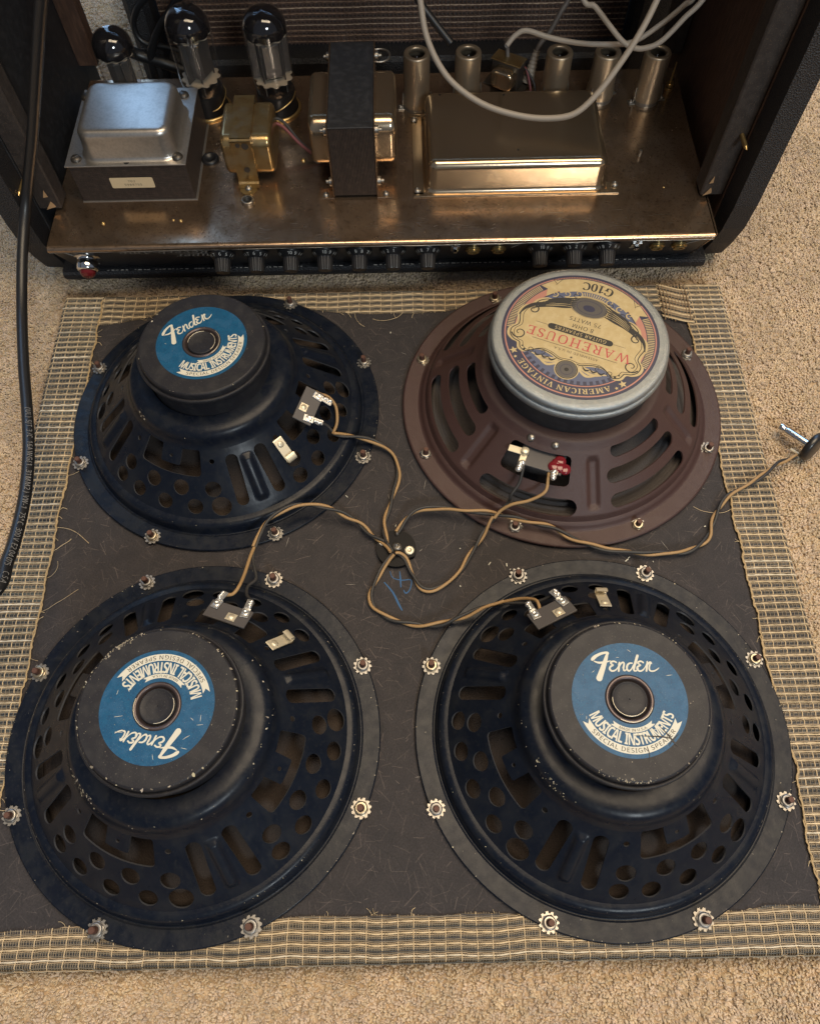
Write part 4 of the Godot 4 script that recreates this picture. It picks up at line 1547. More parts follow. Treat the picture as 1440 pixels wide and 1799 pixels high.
	for i in 26:
		var p := Vector3(rng.randf_range(-0.02, 0.25), BOARD_TOP + 0.0006, rng.randf_range(-0.03, 0.03))
		if i > 16:
			p = Vector3(rng.randf_range(-0.25, 0.25), BOARD_TOP + 0.0006, [rng.randf_range(-0.22, -0.02), rng.randf_range(0.0, 0.24)][i % 2])
		g.xf = Transform3D(Basis(Vector3.UP, rng.randf() * TAU), p)
		g.box(Vector3.ZERO, Vector3(rng.randf_range(0.0008, 0.0034), 0.0005, rng.randf_range(0.0004, 0.0008)), 0.0001)
	var db := put("debris", g, mats.label_cream, self)
	stuff(db)
	tag(db, "tiny white crumbs and slivers scattered on the dark baffle board", "debris")

	# hub where the speaker leads meet
	var hub := thing("junction_plug", "round black junction plug in the middle of the board where all leads meet", "plug", Vector3(0.0005, BOARD_TOP, -0.0045))
	g = Geo.new()
	var o := PackedVector2Array()
	for i in 40:
		var a := TAU * i / 40.0
		var r := 0.0150
		if a > 5.25 and a < 5.75:
			r = 0.0128
		o.append(Vector2(r * cos(a), r * sin(a)))
	g.xf = Transform3D(Basis(Vector3(1, 0, 0), -PI * 0.5), Vector3.ZERO)
	g.prism(o, 0.0002, 0.0042)
	put("body", g, mats.phenolic_black, hub)
	g = Geo.new()
	screw_head(g, Vector3(0.0006, 0.0042, -0.0006), 0.0038)
	put("screw", g, mats.bright_zinc, hub)
	g = Geo.new()
	g.xf = Transform3D(Basis(), Vector3(0.0100, 0.0042, 0.0019))
	g.lathe([Vector2(0.0036, 0), Vector2(0.0034, 0.0008), Vector2(0.0018, 0.0010), Vector2(0.0014, 0.0003), Vector2(0, 0.0002)], 20)
	put("rivet", g, mats.tinned, hub)
	g = Geo.new()
	g.xf = Transform3D(Basis(Vector3.UP, 0.9), Vector3(-0.0101, 0.0042, -0.0046))
	g.box(Vector3(0, 0.0004, 0), Vector3(0.0050, 0.0008, 0.0030), 0.0003)
	g.lathe([Vector2(0.0016, 0.0008), Vector2(0.0012, 0.0018), Vector2(0, 0.0022)], 10)
	put("solder_lug", g, mats.solder, hub)
	g = Geo.new()
	g.xf = Transform3D(Basis(), Vector3(0.0008, 0.0042, -0.0118))
	g.lathe([Vector2(0.0022, 0), Vector2(0.0018, 0.0018), Vector2(0.0007, 0.0026), Vector2(0, 0.0027)], 12)
	put("terminal", g, mats.dark_metal, hub)


# ------------------------------------------------------------------ speakers
# A pressed frame with real openings: the wall follows a profile; f(angle, radius, arc length) is below zero inside an opening.
func perforated(g: Geo, rim: Geo, prof: Array, seg: int, step: float, thick: float, f: Callable, emboss: Callable) -> void:
	var ss := [0.0]
	for i in range(1, prof.size()):
		ss.append(ss[-1] + (prof[i] as Vector2).distance_to(prof[i - 1]))
	var total: float = ss[-1]
	var rowsn := int(total / step)
	var rr := PackedFloat32Array()
	var yy := PackedFloat32Array()
	var nx := PackedFloat32Array()
	var ny := PackedFloat32Array()
	var k := 0
	for i in rowsn + 1:
		var s := total * i / rowsn
		while k < prof.size() - 2 and s > ss[k + 1]:
			k += 1
		var a: Vector2 = prof[k]
		var b: Vector2 = prof[k + 1]
		var q := a.lerp(b, (s - ss[k]) / (ss[k + 1] - ss[k]))
		rr.append(q.x)
		yy.append(q.y)
		var d := (b - a).normalized()
		nx.append(d.y)
		ny.append(-d.x)
	# smooth the normals along the wall
	for pass_ in 3:
		var ox := nx.duplicate()
		var oy := ny.duplicate()
		for i in range(1, rowsn):
			var q := Vector2(ox[i - 1] + ox[i] * 2 + ox[i + 1], oy[i - 1] + oy[i] * 2 + oy[i + 1]).normalized()
			nx[i] = q.x
			ny[i] = q.y
	var val := []
	var pos := []
	for i in rowsn + 1:
		var row := PackedFloat32Array()
		var prow := PackedVector3Array()
		var s := total * i / rowsn
		for j in seg:
			var th := TAU * j / seg
			row.append(f.call(th, rr[i], s))
			var e: float = emboss.call(th, rr[i], s)
			var r := rr[i] + nx[i] * e
			prow.append(Vector3(r * cos(th), yy[i] + ny[i] * e, -r * sin(th)))
		val.append(row)
		pos.append(prow)
	# normals from the embossed surface
	var nor := []
	for i in rowsn + 1:
		var nrow := PackedVector3Array()
		for j in seg:
			var du: Vector3 = pos[i][(j + 1) % seg] - pos[i][(j + seg - 1) % seg]
			var dv: Vector3 = pos[mini(i + 1, rowsn)][j] - pos[maxi(i - 1, 0)][j]
			nrow.append(du.cross(dv).normalized())
		nor.append(nrow)
	var oid := {}
	for i in rowsn:
		for j in seg:
			var j2 := (j + 1) % seg
			var ci := [i, i, i + 1, i + 1]
			var cj := [j, j2, j2, j]
			var solid := 0
			for q in 4:
				if val[ci[q]][cj[q]] > 0.0:
					solid += 1
			if solid == 0:
				continue
			var pp := PackedVector3Array()
			var nn := PackedVector3Array()
			var cut := []
			for q in 4:
				var q2 := (q + 1) % 4
				var va: float = val[ci[q]][cj[q]]
				var vb: float = val[ci[q2]][cj[q2]]
				if va > 0.0:
					pp.append(pos[ci[q]][cj[q]])
					nn.append(nor[ci[q]][cj[q]])
				if (va > 0.0) != (vb > 0.0):
					var t := va / (va - vb)
					cut.append(pp.size())
					pp.append((pos[ci[q]][cj[q]] as Vector3).lerp(pos[ci[q2]][cj[q2]], t))
					nn.append((nor[ci[q]][cj[q]] as Vector3).lerp(nor[ci[q2]][cj[q2]], t).normalized())
			var f0 := g.v.size()
			for q in pp.size():
				g.vert(pp[q], nn[q])
			for q in range(1, pp.size() - 1):
				g.face(f0, f0 + q, f0 + q + 1)
			var f1 := g.v.size()
			for q in pp.size():
				g.vert(pp[q] - nn[q] * thick, -nn[q])
			for q in range(1, pp.size() - 1):
				g.face(f1, f1 + q + 1, f1 + q)
			if cut.size() == 2:
				var a: int = cut[0]
				var b: int = cut[1]
				# the rim of the opening, slightly rounded over by its own normal
				var e := PackedVector3Array([pp[a], pp[b], pp[b] - nn[b] * thick, pp[a] - nn[a] * thick])
				var centre := Vector3.ZERO
				for q in pp:
					centre += q
				rim.poly_out(e, centre / pp.size() - nn[a] * thick * 0.5)

func wrap_angle(a: float) -> float:
	return fposmod(a + PI, TAU) - PI

var fender_mesh := {}
func make_fender_meshes() -> void:
	# wall of the frame: from the flange groove over the rolled ridge, up the cone, over the shoulder
	var wall := [Vector2(0.1040, 0.0098), Vector2(0.1000, 0.0140), Vector2(0.0690, 0.0445), Vector2(0.0662, 0.0475)]
	var total := 0.0
	for i in 3:
		total += (wall[i] as Vector2).distance_to(wall[i + 1])
	var k := 1.0 / cos(atan2(0.0305, 0.0310))     # arc length per metre of radius on the slope
	var s_at := func(r: float) -> float: return (0.1040 - r) * k
	var f := func(th: float, r: float, s: float) -> float:
		var deg := rad_to_deg(th)
		var phi := fposmod(deg + 45.0, 90.0) - 45.0        # from the nearest rib
		var psi := fposmod(deg, 90.0) - 45.0               # from the nearest window
		var d := 1.0
		# two slots beside the rib
		var u := absf(absf(phi) - 8.7) * r * PI / 180.0
		var w: float = absf(s - s_at.call(0.0842)) - 0.0156
		d = minf(d, Vector2(u, maxf(w, 0.0)).length() - 0.0047)
		# the window with its tab
		var dx := (absf(psi) - 18.2) * r * PI / 180.0 + 0.003
		var ds: float = absf(s - s_at.call(0.0729)) - 0.0106 + 0.003
		var win := Vector2(maxf(dx, 0.0), maxf(ds, 0.0)).length() + minf(maxf(dx, ds), 0.0) - 0.003
		var tab := maxf(absf(psi) * r * PI / 180.0 - 0.0078, s_at.call(0.0755) - s)
		d = minf(d, maxf(win, -tab))
		d = minf(d, Vector2(psi * r * PI / 180.0, s - s_at.call(0.0712)).length() - 0.0014)
		# small hole beside the window
		d = minf(d, Vector2((absf(psi) - 24.8) * r * PI / 180.0, s - s_at.call(0.0722)).length() - 0.0019)
		# two arcs of round holes
		for a in [7.6, 23.6]:
			d = minf(d, Vector2((absf(psi) - a) * r * PI / 180.0, s - s_at.call(0.0874)).length() - 0.0061)
		for a in [[-25.4, 0.0060], [-13.8, 0.0060], [0.4, 0.0060], [14.6, 0.0060], [26.4, 0.0075]]:
			d = minf(d, Vector2((psi - a[0]) * r * PI / 180.0, s - s_at.call(0.0972)).length() - a[1])
		return d
	var emb := func(th: float, r: float, s: float) -> float:
		var deg := rad_to_deg(th)
		var phi := fposmod(deg + 45.0, 90.0) - 45.0
		var u := absf(phi) * r * PI / 180.0
		var along := clampf((0.0190 - absf(s - s_at.call(0.0850))) / 0.004, 0.0, 1.0)
		return 0.0026 * along * smoothstep(0.0050, 0.0014, u)
	var g := Geo.new()
	var rim := Geo.new()
	perforated(g, rim, wall, 480, 0.00092, 0.0011, f, emb)
	g.lathe([Vector2(0.1120, -0.0018), Vector2(0.1256, -0.0016), Vector2(0.1256, -0.0016), Vector2(0.1258, -0.0010), Vector2(0.1256, -0.0003), Vector2(0.1250, 0.0), Vector2(0.1250, 0.0), Vector2(0.1142, 0.0), Vector2(0.1142, 0.0), Vector2(0.1134, -0.0004), Vector2(0.1126, -0.0008), Vector2(0.1119, -0.0002), Vector2(0.1115, 0.0020), Vector2(0.1108, 0.0056), Vector2(0.1096, 0.0080), Vector2(0.1078, 0.0093), Vector2(0.1060, 0.0096), Vector2(0.1040, 0.0098)], 144)
	g.lathe([Vector2(0.0662, 0.0475), Vector2(0.0649, 0.0492), Vector2(0.0638, 0.0512), Vector2(0.0630, 0.0535), Vector2(0.0622, 0.0560), Vector2(0.0608, 0.0583), Vector2(0.0587, 0.0600), Vector2(0.0558, 0.0610), Vector2(0.0520, 0.0614), Vector2(0.0455, 0.0615)], 120)
	fender_mesh.frame = g.mesh()
	fender_mesh.rim = rim.mesh()
	g = Geo.new()
	g.lathe([Vector2(0.1010, -0.0015), Vector2(0.1000, 0.0006), Vector2(0.0975, 0.0026), Vector2(0.0950, 0.0022), Vector2(0.0938, 0.0030), Vector2(0.0700, 0.0150), Vector2(0.0500, 0.0255), Vector2(0.0300, 0.0370)], 96)
	fender_mesh.cone = g.mesh()
	g = Geo.new()
	var rows := [Vector2(0.0580, 0.0350)]
	for i in 9:
		rows.append(Vector2(0.056 - i * 0.003, 0.0380 + 0.0012 * sin(i * PI)))
		rows.append(Vector2(0.0545 - i * 0.003, 0.0368))
	g.lathe(rows, 64)
	fender_mesh.spider = g.mesh()
	# magnet cover: lower can with a rim, upper cap
	g = Geo.new()
	g.lathe([Vector2(0.0455, 0.0590), Vector2(0.0455, 0.0770), Vector2(0.0462, 0.0785), Vector2(0.0482, 0.0795), Vector2(0.0488, 0.0808), Vector2(0.0488, 0.0826), Vector2(0.0484, 0.0834), Vector2(0.0476, 0.0836), Vector2(0.0468, 0.0832), Vector2(0.0463, 0.0828), Vector2(0.0463, 0.0828), Vector2(0.0463, 0.0862), Vector2(0.0461, 0.0874), Vector2(0.0456, 0.0882), Vector2(0.0447, 0.0885), Vector2(0.0447, 0.0885), Vector2(0.0138, 0.0885)], 120)
	fender_mesh.magnet = g.mesh()
	g = Geo.new()
	g.lathe([Vector2(0.0110, 0.0864), Vector2(0.0104, 0.0866), Vector2(0.0103, 0.0884), Vector2(0.0099, 0.0889), Vector2(0.0093, 0.0888), Vector2(0.0090, 0.0885), Vector2(0.0060, 0.0884), Vector2(0.0006, 0.0884), Vector2(0.0003, 0.0878), Vector2(0, 0.0877)], 64)
	fender_mesh.hub = g.mesh()
	g = Geo.new()
	g.lathe([Vector2(0.0140, 0.0884), Vector2(0.0138, 0.0891), Vector2(0.0131, 0.0895), Vector2(0.0121, 0.0893), Vector2(0.0115, 0.0886), Vector2(0.0112, 0.0866), Vector2(0.0106, 0.0864)], 64)
	fender_mesh.ring = g.mesh()
	g = Geo.new()
	g.lathe([Vector2(0.0330, 0.0885), Vector2(0.0330, 0.08866), Vector2(0.0330, 0.08866), Vector2(0.0141, 0.08866)], 96)
	fender_mesh.label = g.mesh()
	# print: banners, letters, script name
	g = Geo.new()
	var up := Transform3D(Basis(Vector3(1, 0, 0), Vector3(0, 0, -1), Vector3(0, 1, 0)), Vector3(0, 0.08874, 0))
	g.xf = up
	banner(g, 0.0266, 0.0306, 61.0)
	banner(g, 0.0163, 0.0188, 37.0)
	arc_text(g, "MUSICAL INSTRUMENTS", font("sans", true), 0.0064, 0.0226, -90, 140, true, 0.00002, 0.66)
	fender_script(g)
	fender_mesh.print_light = g.mesh()
	g = Geo.new()
	g.xf = up
	arc_text(g, "SPECIAL DESIGN SPEAKER", font("sans"), 0.0024, 0.0286, -90, 106, true, 0.00010, 1.25)
	arc_text(g, "MADE IN U.S.A.", font("sans"), 0.0014, 0.01755, -90, 54, true, 0.00010, 1.25)
	fender_mesh.print_dark = g.mesh()

func banner(g: Geo, r0: float, r1: float, half: float) -> void:
	g.arc_band(r0, r1, -90 - half, -90 + half)
	# swallow tails
	for s in [-1, 1]:
		var a0 := deg_to_rad(-90 + s * half)
		var a1 := deg_to_rad(-90 + s * (half + 5.0))
		var rm := (r0 + r1) * 0.5
		var m := Vector2.from_angle(a0) * rm
		for r in [r0, r1]:
			var p := PackedVector2Array([m, Vector2.from_angle(a0) * r, Vector2.from_angle(a1) * r])
			g.flat(p)

func fender_script(g: Geo) -> void:
	# the script name drawn as pen strokes: x, y, width in units of the drawing (label radius 487, centre 717, 612)
	var lines := [
		[Vector3(436, 272, 24), Vector3(446, 262, 30), Vector3(474, 240, 26), Vector3(520, 219, 22), Vector3(560, 211, 20), Vector3(578, 214, 18), Vector3(576, 226, 14)],
		[Vector3(574, 214, 18), Vector3(556, 262, 30), Vector3(530, 325, 40), Vector3(503, 385, 46), Vector3(480, 436, 52)],
		[Vector3(450, 286, 8), Vector3(492, 300, 18), Vector3(545, 294, 16), Vector3(592, 284, 6)],
		[Vector3(640, 297, 14), Vector3(622, 288, 14), Vector3(600, 292, 15), Vector3(592, 306, 14), Vector3(612, 321, 12), Vector3(588, 333, 15), Vector3(578, 354, 17), Vector3(594, 372, 15), Vector3(624, 366, 12), Vector3(650, 340, 9), Vector3(668, 306, 12)],
		[Vector3(668, 298, 14), Vector3(660, 335, 16), Vector3(652, 373, 16)],
		[Vector3(656, 345, 8), Vector3(680, 308, 13), Vector3(700, 297, 14), Vector3(706, 312, 15), Vector3(696, 350, 15), Vector3(702, 370, 13), Vector3(724, 358, 8)],
		[Vector3(776, 304, 12), Vector3(752, 306, 14), Vector3(732, 325, 16), Vector3(726, 354, 16), Vector3(740, 372, 14), Vector3(764, 356, 11), Vector3(786, 320, 9)],
		[Vector3(830, 238, 22), Vector3(812, 282, 22), Vector3(792, 330, 19), Vector3(784, 364, 16), Vector3(800, 372, 12), Vector3(824, 352, 8)],
		[Vector3(872, 299, 14), Vector3(856, 288, 14), Vector3(834, 292, 15), Vector3(826, 306, 14), Vector3(846, 321, 12), Vector3(822, 334, 15), Vector3(814, 354, 17), Vector3(830, 373, 15), Vector3(858, 366, 12), Vector3(886, 336, 8), Vector3(906, 300, 10)],
		[Vector3(908, 290, 12), Vector3(900, 330, 16), Vector3(890, 372, 16)],
		[Vector3(894, 344, 8), Vector3(916, 306, 13), Vector3(934, 296, 15), Vector3(940, 306, 14)],
		[Vector3(934, 302, 12), Vector3(918, 340, 14), Vector3(920, 368, 14), Vector3(948, 374, 12), Vector3(978, 362, 10), Vector3(1000, 346, 6)],
	]
	var k := 0.033 / 487.0
	for l in lines:
		var p := []
		for q: Vector3 in l:
			p.append(Vector3((q.x - 717.0) * k, -(q.y - 612.0) * k, q.z * k))
		g.stroke(p, 0.0, 5)

var nut_mesh := {}
func make_nut_meshes() -> void:
	var g := Geo.new()
	var o := PackedVector2Array()
	for i in 88:
		var a := TAU * i / 88.0
		o.append(Vector2.from_angle(a) * ((0.0070 + 0.0002 * sin(i * 1.7)) if i % 8 < 4 else 0.0056))
	g.xf = Transform3D(Basis(Vector3(1, 0, 0), -PI * 0.5), Vector3(0, 0.0002, 0))
	g.prism(o, 0.0, 0.0008)
	nut_mesh.washer = g.mesh()
	g = Geo.new()
	hex_nut(g, Vector3(0, 0.0010, 0), 0.0053, 0.0022, Vector3.UP, 0.45)
	g.lathe([Vector2(0.0047, 0.0030), Vector2(0.0044, 0.0042), Vector2(0.0036, 0.0046), Vector2(0.0025, 0.0044)], 24)
	nut_mesh.nut = g.mesh()
	g = Geo.new()
	var path := PackedVector3Array()
	var rad := []
	for i in 26:
		path.append(Vector3(0, 0.001 + 0.0088 * i / 25.0, 0))
		rad.append((0.00225 + 0.00018 * (i % 2)) * (1.0 if i < 24 else 0.8))
	g.tube(path, rad, 12)
	nut_mesh.stud = g.mesh()

func add_nuts(t: Node3D) -> void:
	for i in 8:
		var a := deg_to_rad(22.5 + 45.0 * i) - t.rotation.y
		var n := MeshInstance3D.new()
		n.name = "lock_nut" if i == 0 else "lock_nut_%03d" % i
		n.mesh = nut_mesh.nut
		n.material_override = [mats.bright_zinc, mats.dull_zinc, mats.yellow_zinc, mats.dull_zinc][rng.randi() % 4]
		n.position = Vector3(0.1225 * cos(a), 0, -0.1225 * sin(a))
		n.scale = Vector3.ONE * rng.randf_range(0.86, 0.95)
		n.rotation.y = rng.randf() * TAU
		n.rotation.x = rng.randf_range(-0.07, 0.07)
		n.rotation.z = rng.randf_range(-0.07, 0.07)
		t.add_child(n, true)
		put("toothed_washer", nut_mesh.washer, [mats.bright_zinc, mats.dull_zinc, mats.dull_zinc][rng.randi() % 3], n)
		put("stud", nut_mesh.stud, mats.rusty, n)

# bare flecks where the paint has come off: small ragged patches just proud of the surface
func chips(g: Geo, count: int, where: Callable, size: Vector2) -> void:
	for i in count:
		var q: Array = where.call(i)
		var nn: Vector3 = q[1]
		var a := nn.cross(Vector3(0.3, 0.2, 0.9)).normalized()
		var b := nn.cross(a)
		var turn := rng.randf() * TAU
		var p := PackedVector3Array()
		var m := rng.randi_range(5, 8)
		var w := rng.randf_range(size.x, size.y) * rng.randf_range(0.3, 1.0)
		var h := w * rng.randf_range(0.25, 0.9)
		for j in m:
			var an := TAU * j / m
			var r := rng.randf_range(0.5, 1.0)
			var x := cos(an) * w * r
			var y := sin(an) * h * r
			p.append(q[0] + nn * 0.00012 + a * (x * cos(turn) - y * sin(turn)) + b * (x * sin(turn) + y * cos(turn)))
		var kk := rng.randf_range(0.35, 1.1)
		g.col = Color(kk, kk * rng.randf_range(0.94, 1.0), kk * rng.randf_range(0.82, 1.0))
		var before := g.v.size()
		g.poly_out(p, q[0] - nn)

func build_speakers() -> void:
	make_fender_meshes()
	make_nut_meshes()
	fender_speaker(Vector3(-0.13818, FLANGE_TOP, -0.13205), -66.6, 36.2, Vector3(0.0010, 0, -0.0006), 0.25, 5,
		"black speaker with blue label nearest the grey power transformer, label tilted")
	fender_speaker(Vector3(-0.13726, FLANGE_TOP, 0.13187), 22.6, 170.5, Vector3(0.0015, 0, -0.0020), 2.2, 6,
		"chipped black speaker with its blue label upside down, near the black power cord")
	fender_speaker(Vector3(0.13747, FLANGE_TOP, 0.13307), 67.0, -1.2, Vector3(-0.0026, 0, -0.0016), 1.2, 7,
		"black speaker whose scratched blue label reads upright, below the brown speaker")
	warehouse_speaker()

func fender_speaker(at: Vector3, rib: float, label_turn: float, shift: Vector3, wear: float, sd: int, label: String) -> void:
	var t := thing("speaker", label, "speaker", at, deg_to_rad(rib), "speakers bolted to the baffle board")
	rng.seed = 100 + sd
	var fr := put("frame", fender_mesh.frame, mats.enamel, t)
	put("cut_edges", fender_mesh.rim, mats.edge_highlight, fr)
	var loc := shift.rotated(Vector3.UP, -t.rotation.y)
	put("cone", fender_mesh.cone, mats.paper_cone, t)
	put("spider", fender_mesh.spider, mats.spider, t)
	var mg := put("magnet", fender_mesh.magnet, mats.dusty_enamel, t, loc)
	put("hub", fender_mesh.hub, mats.dusty_enamel, mg)
	put("hub_ring", fender_mesh.ring, mats.worn_metal, mg)
	for k in 3:
		var worn := Geo.new()
		var from := rng.randf() * TAU
		var arc := PackedVector3Array()
		var rr: float = [0.0098, 0.0098, 0.0132][k]
		for i in 18:
			var a := from + i * 0.1
			arc.append(Vector3(rr * cos(a), [0.0889, 0.0889, 0.0894][k], -rr * sin(a)))
		worn.tube(arc, 0.00022, 5)
		put("worn_edge", worn, mats.tinned, mg)
	var lb := put("label", fender_mesh.label, mats.blue_label, t, loc)
	lb.rotation.y = deg_to_rad(label_turn - rib)
	put("light_print", fender_mesh.print_light, mats.label_cream, lb)
	put("dark_print", fender_mesh.print_dark, mats.print_black, lb)
	# worn rim of the magnet, specks on its top, shoulder and flange
	var g := Geo.new()
	var seam := deg_to_rad(128.0 - rib) if sd == 6 else (deg_to_rad(-100.0 - rib) if sd == 7 else deg_to_rad(140.0 - rib))
	chips(g, int(70 * wear), func(i) -> Array:
		var a := seam + rng.randfn(0.0, 0.22) if i % 2 == 0 else rng.randf() * TAU
		var r := 0.0459 - absf(rng.randfn(0.0, 0.0012 if i % 2 == 0 else 0.0004))
		var y := 0.0885 if r < 0.0447 else 0.0885 - (r - 0.0447) * 0.4
		return [Vector3(r * cos(a), y, -r * sin(a)), Vector3((0.4 if r > 0.0447 else 0.0) * cos(a), 1, -(0.4 if r > 0.0447 else 0.0) * sin(a)).normalized()], Vector2(0.0002, 0.0018 if sd == 6 else 0.0013))
	chips(g, int(26 * wear) + 6, func(_i) -> Array:
		var a := rng.randf() * TAU
		var r := rng.randf_range(0.0340, 0.0445)
		return [Vector3(r * cos(a), 0.0885, -r * sin(a)), Vector3.UP], Vector2(0.00012, 0.0005))
	chips(g, int(20 * wear) + 4, func(_i) -> Array:
		var a := rng.randf() * TAU
		var r := rng.randf_range(0.0155, 0.0325)
		return [Vector3(r * cos(a), 0.08880, -r * sin(a)), Vector3.UP], Vector2(0.00012, 0.0006))
	put("paint_chips", g, mats.chip, mg)
	g = Geo.new()
	chips(g, int(40 * wear) + 8, func(i) -> Array:
		var a := rng.randf() * TAU if i % 2 else deg_to_rad(-140.0 - rib) + rng.randfn(0.0, 0.1)
		var k := rng.randf()
		return [Vector3(lerpf(0.0628, 0.0590, k) * cos(a), lerpf(0.0562, 0.0601, k), -lerpf(0.0628, 0.0590, k) * sin(a)), Vector3(0.7 * cos(a), 0.75, -0.7 * sin(a)).normalized()], Vector2(0.0002, 0.0014))
	chips(g, int(40 * wear) + 30, func(_i) -> Array:
		var a := rng.randf() * TAU
		var r: float = [rng.randf_range(0.1145, 0.1245), 0.1246, 0.1247][rng.randi() % 3]
		return [Vector3(r * cos(a), 0.0, -r * sin(a)), Vector3.UP], Vector2(0.0002, 0.0009))
	chips(g, int(50 * wear) + 20, func(_i) -> Array:
		var a := rng.randf() * TAU
		return [Vector3(0.1090 * cos(a), 0.0085, -0.1090 * sin(a)), Vector3(0.7 * cos(a), 0.7, -0.7 * sin(a)).normalized()], Vector2(0.0002, 0.0009))
	stuff(put("paint_chips", g, mats.chip, fr))
	# scratches over the label
	g = Geo.new()
	g.xf = Transform3D(Basis(Vector3(1, 0, 0), Vector3(0, 0, -1), Vector3(0, 1, 0)), Vector3(0, 0.08886, 0))
	for i in int(7 * wear) + 2:
		var p := Vector2.from_angle(rng.randf() * TAU) * rng.randf_range(0.018, 0.030)
		var d := Vector2.from_angle(rng.randf() * TAU) * rng.randf_range(0.0008, 0.0026)
		g.stroke([Vector3(p.x, p.y, 0.0001), Vector3(p.x + d.x, p.y + d.y, 0.00026), Vector3(p.x + 2 * d.x, p.y + 1.7 * d.y, 0.0001)], 0.0, 2)
	put("scratch", g, mats.label_cream, lb)
	if sd == 7:
		g = Geo.new()
		g.xf = Transform3D(Basis(Vector3(1, 0, 0), Vector3(0, 0, -1), Vector3(0, 1, 0)), Vector3(0, 0.08888, 0))
		g.stroke([Vector3(0.0, -0.0205, 0.0001), Vector3(0.008, -0.0208, 0.0005), Vector3(0.016, -0.0212, 0.0008), Vector3(0.0205, -0.0222, 0.0004)])
		g.stroke([Vector3(0.0145, -0.0150, 0.0001), Vector3(0.0180, -0.0190, 0.0007), Vector3(0.0215, -0.0240, 0.0010), Vector3(0.0235, -0.0262, 0.0003)])
		g.stroke([Vector3(0.0185, -0.0260, 0.0002), Vector3(0.0215, -0.0225, 0.0007), Vector3(0.0250, -0.0195, 0.0002)])
		g.stroke([Vector3(0.0062, -0.0255, 0.0001), Vector3(0.0070, -0.0300, 0.0005), Vector3(0.0066, -0.0345, 0.0001)])
		put("torn_patch", g, mats.print_black, lb)
	add_nuts(t)
	# terminal strip: a phenolic board riveted over one window, two solder tags, a rivet plate
	var tb := Node3D.new()
	tb.name = "terminal_strip"
	var a0 := deg_to_rad(48.0)
	var radial := Vector3(cos(a0), 0, -sin(a0))
	var tang := Vector3(-sin(a0), 0, -cos(a0))
	var tilt := 0.42
	var up := (Vector3.UP * cos(tilt) + radial * sin(tilt)).normalized()
	var outw := (radial * cos(tilt) - Vector3.UP * sin(tilt)).normalized()
	tb.transform = Transform3D(Basis(tang, up, tang.cross(up)), radial * 0.0775 + Vector3(0, 0.0415, 0))
	# in this frame: x along the strip, y up off it, z = tang x up, which points inward or outward
	var zs := 1.0 if tang.cross(up).dot(outw) > 0.0 else -1.0
	t.add_child(tb, true)
	g = Geo.new()
	g.box(Vector3(0, 0, 0), Vector3(0.0300, 0.0016, 0.0150), 0.0003)
	put("board", g, mats.phenolic, tb)
	g = Geo.new()
	g.box(Vector3(-0.004, -0.0045, -zs * 0.005), Vector3(0.0080, 0.0090, 0.0030), 0.0004)
	put("bracket", g, mats.enamel, tb)
	for s in [[-0.0105, 0.15], [0.0105, -0.1]]:
		g = Geo.new()
		g.xf = Transform3D(Basis(Vector3.UP, s[1]), Vector3(s[0], 0.0010, zs * 0.0040))
		g.box(Vector3(0, 0.0005, 0), Vector3(0.0056, 0.0008, 0.0080), 0.0003)
		g.box(Vector3(0, 0.0014, zs * 0.0075), Vector3(0.0040, 0.0008, 0.0080), 0.0003)
		g.lathe([Vector2(0.0026, 0.0008), Vector2(0.0024, 0.0015), Vector2(0.0012, 0.0016), Vector2(0.0009, 0.0009), Vector2(0, 0.0008)], 16)
		var tg := put("solder_tag", g, mats.solder, tb)
		g = Geo.new()
		g.xf = Transform3D(Basis(Vector3.UP, s[1]), Vector3(s[0], 0.0010, zs * 0.0040))
		for i in 6:
			g.xf.origin = Vector3(s[0] + rng.randf_range(-0.0010, 0.0010), 0.0028, zs * (0.0090 + i * 0.0010))
			g.lathe([Vector2(rng.randf_range(0.0010, 0.0018), -0.001), Vector2(0.0013, 0.0004), Vector2(0.0006, 0.0010), Vector2(0, 0.0011)], 9)
		put("solder_joint", g, mats.solder, tg)
	g = Geo.new()
	g.box(Vector3(-0.0035, 0.0013, -zs * 0.0028), Vector3(0.0068, 0.0008, 0.0062), 0.0002)
	g.xf = Transform3D(Basis(), Vector3(-0.0035, 0.0016, -zs * 0.0028))
	g.lathe([Vector2(0.0024, 0), Vector2(0.0022, 0.0007), Vector2(0, 0.0009)], 18)
	put("rivet_plate", g, mats.tinned, tb)
	# lead-out clip: a riveted strap with a curled end
	var cl := Geo.new()
	var a1 := deg_to_rad(20.0)
	var rd := Vector3(cos(a1), 0, -sin(a1))
	var tg1 := Vector3(-sin(a1), 0, -cos(a1))
	var nrm := (rd * 0.70 + Vector3.UP * 0.714).normalized()
	var along := (rd * 0.714 - Vector3.UP * 0.70).normalized()
	cl.xf = Transform3D(Basis(tg1, nrm, along), rd * 0.0790 + Vector3(0, 0.0352, 0))
	var rows := []
	var line := [Vector2(-0.0075, 0.0006), Vector2(-0.0070, 0.0010), Vector2(0.0085, 0.0012), Vector2(0.0110, 0.0018), Vector2(0.0122, 0.0036), Vector2(0.0118, 0.0056), Vector2(0.0100, 0.0066), Vector2(0.0078, 0.0064), Vector2(0.0062, 0.0058)]
	for s in [0.0, 0.0008]:
		rows = []
		for i in line.size():
			var q: Vector2 = line[i]
			var nx: Vector2 = (line[mini(i + 1, line.size() - 1)] - line[maxi(i - 1, 0)]).normalized()
			q += Vector2(-nx.y, nx.x) * s
			var row := PackedVector3Array()
			for x in [-0.0038, -0.0013, 0.0013, 0.0038]:
				row.append(Vector3(x, q.y, q.x))
			if s == 0.0:
				row.reverse()
			rows.append(row)
		cl.grid(rows)
	var clip := put("clip", cl, mats.tinned, t)
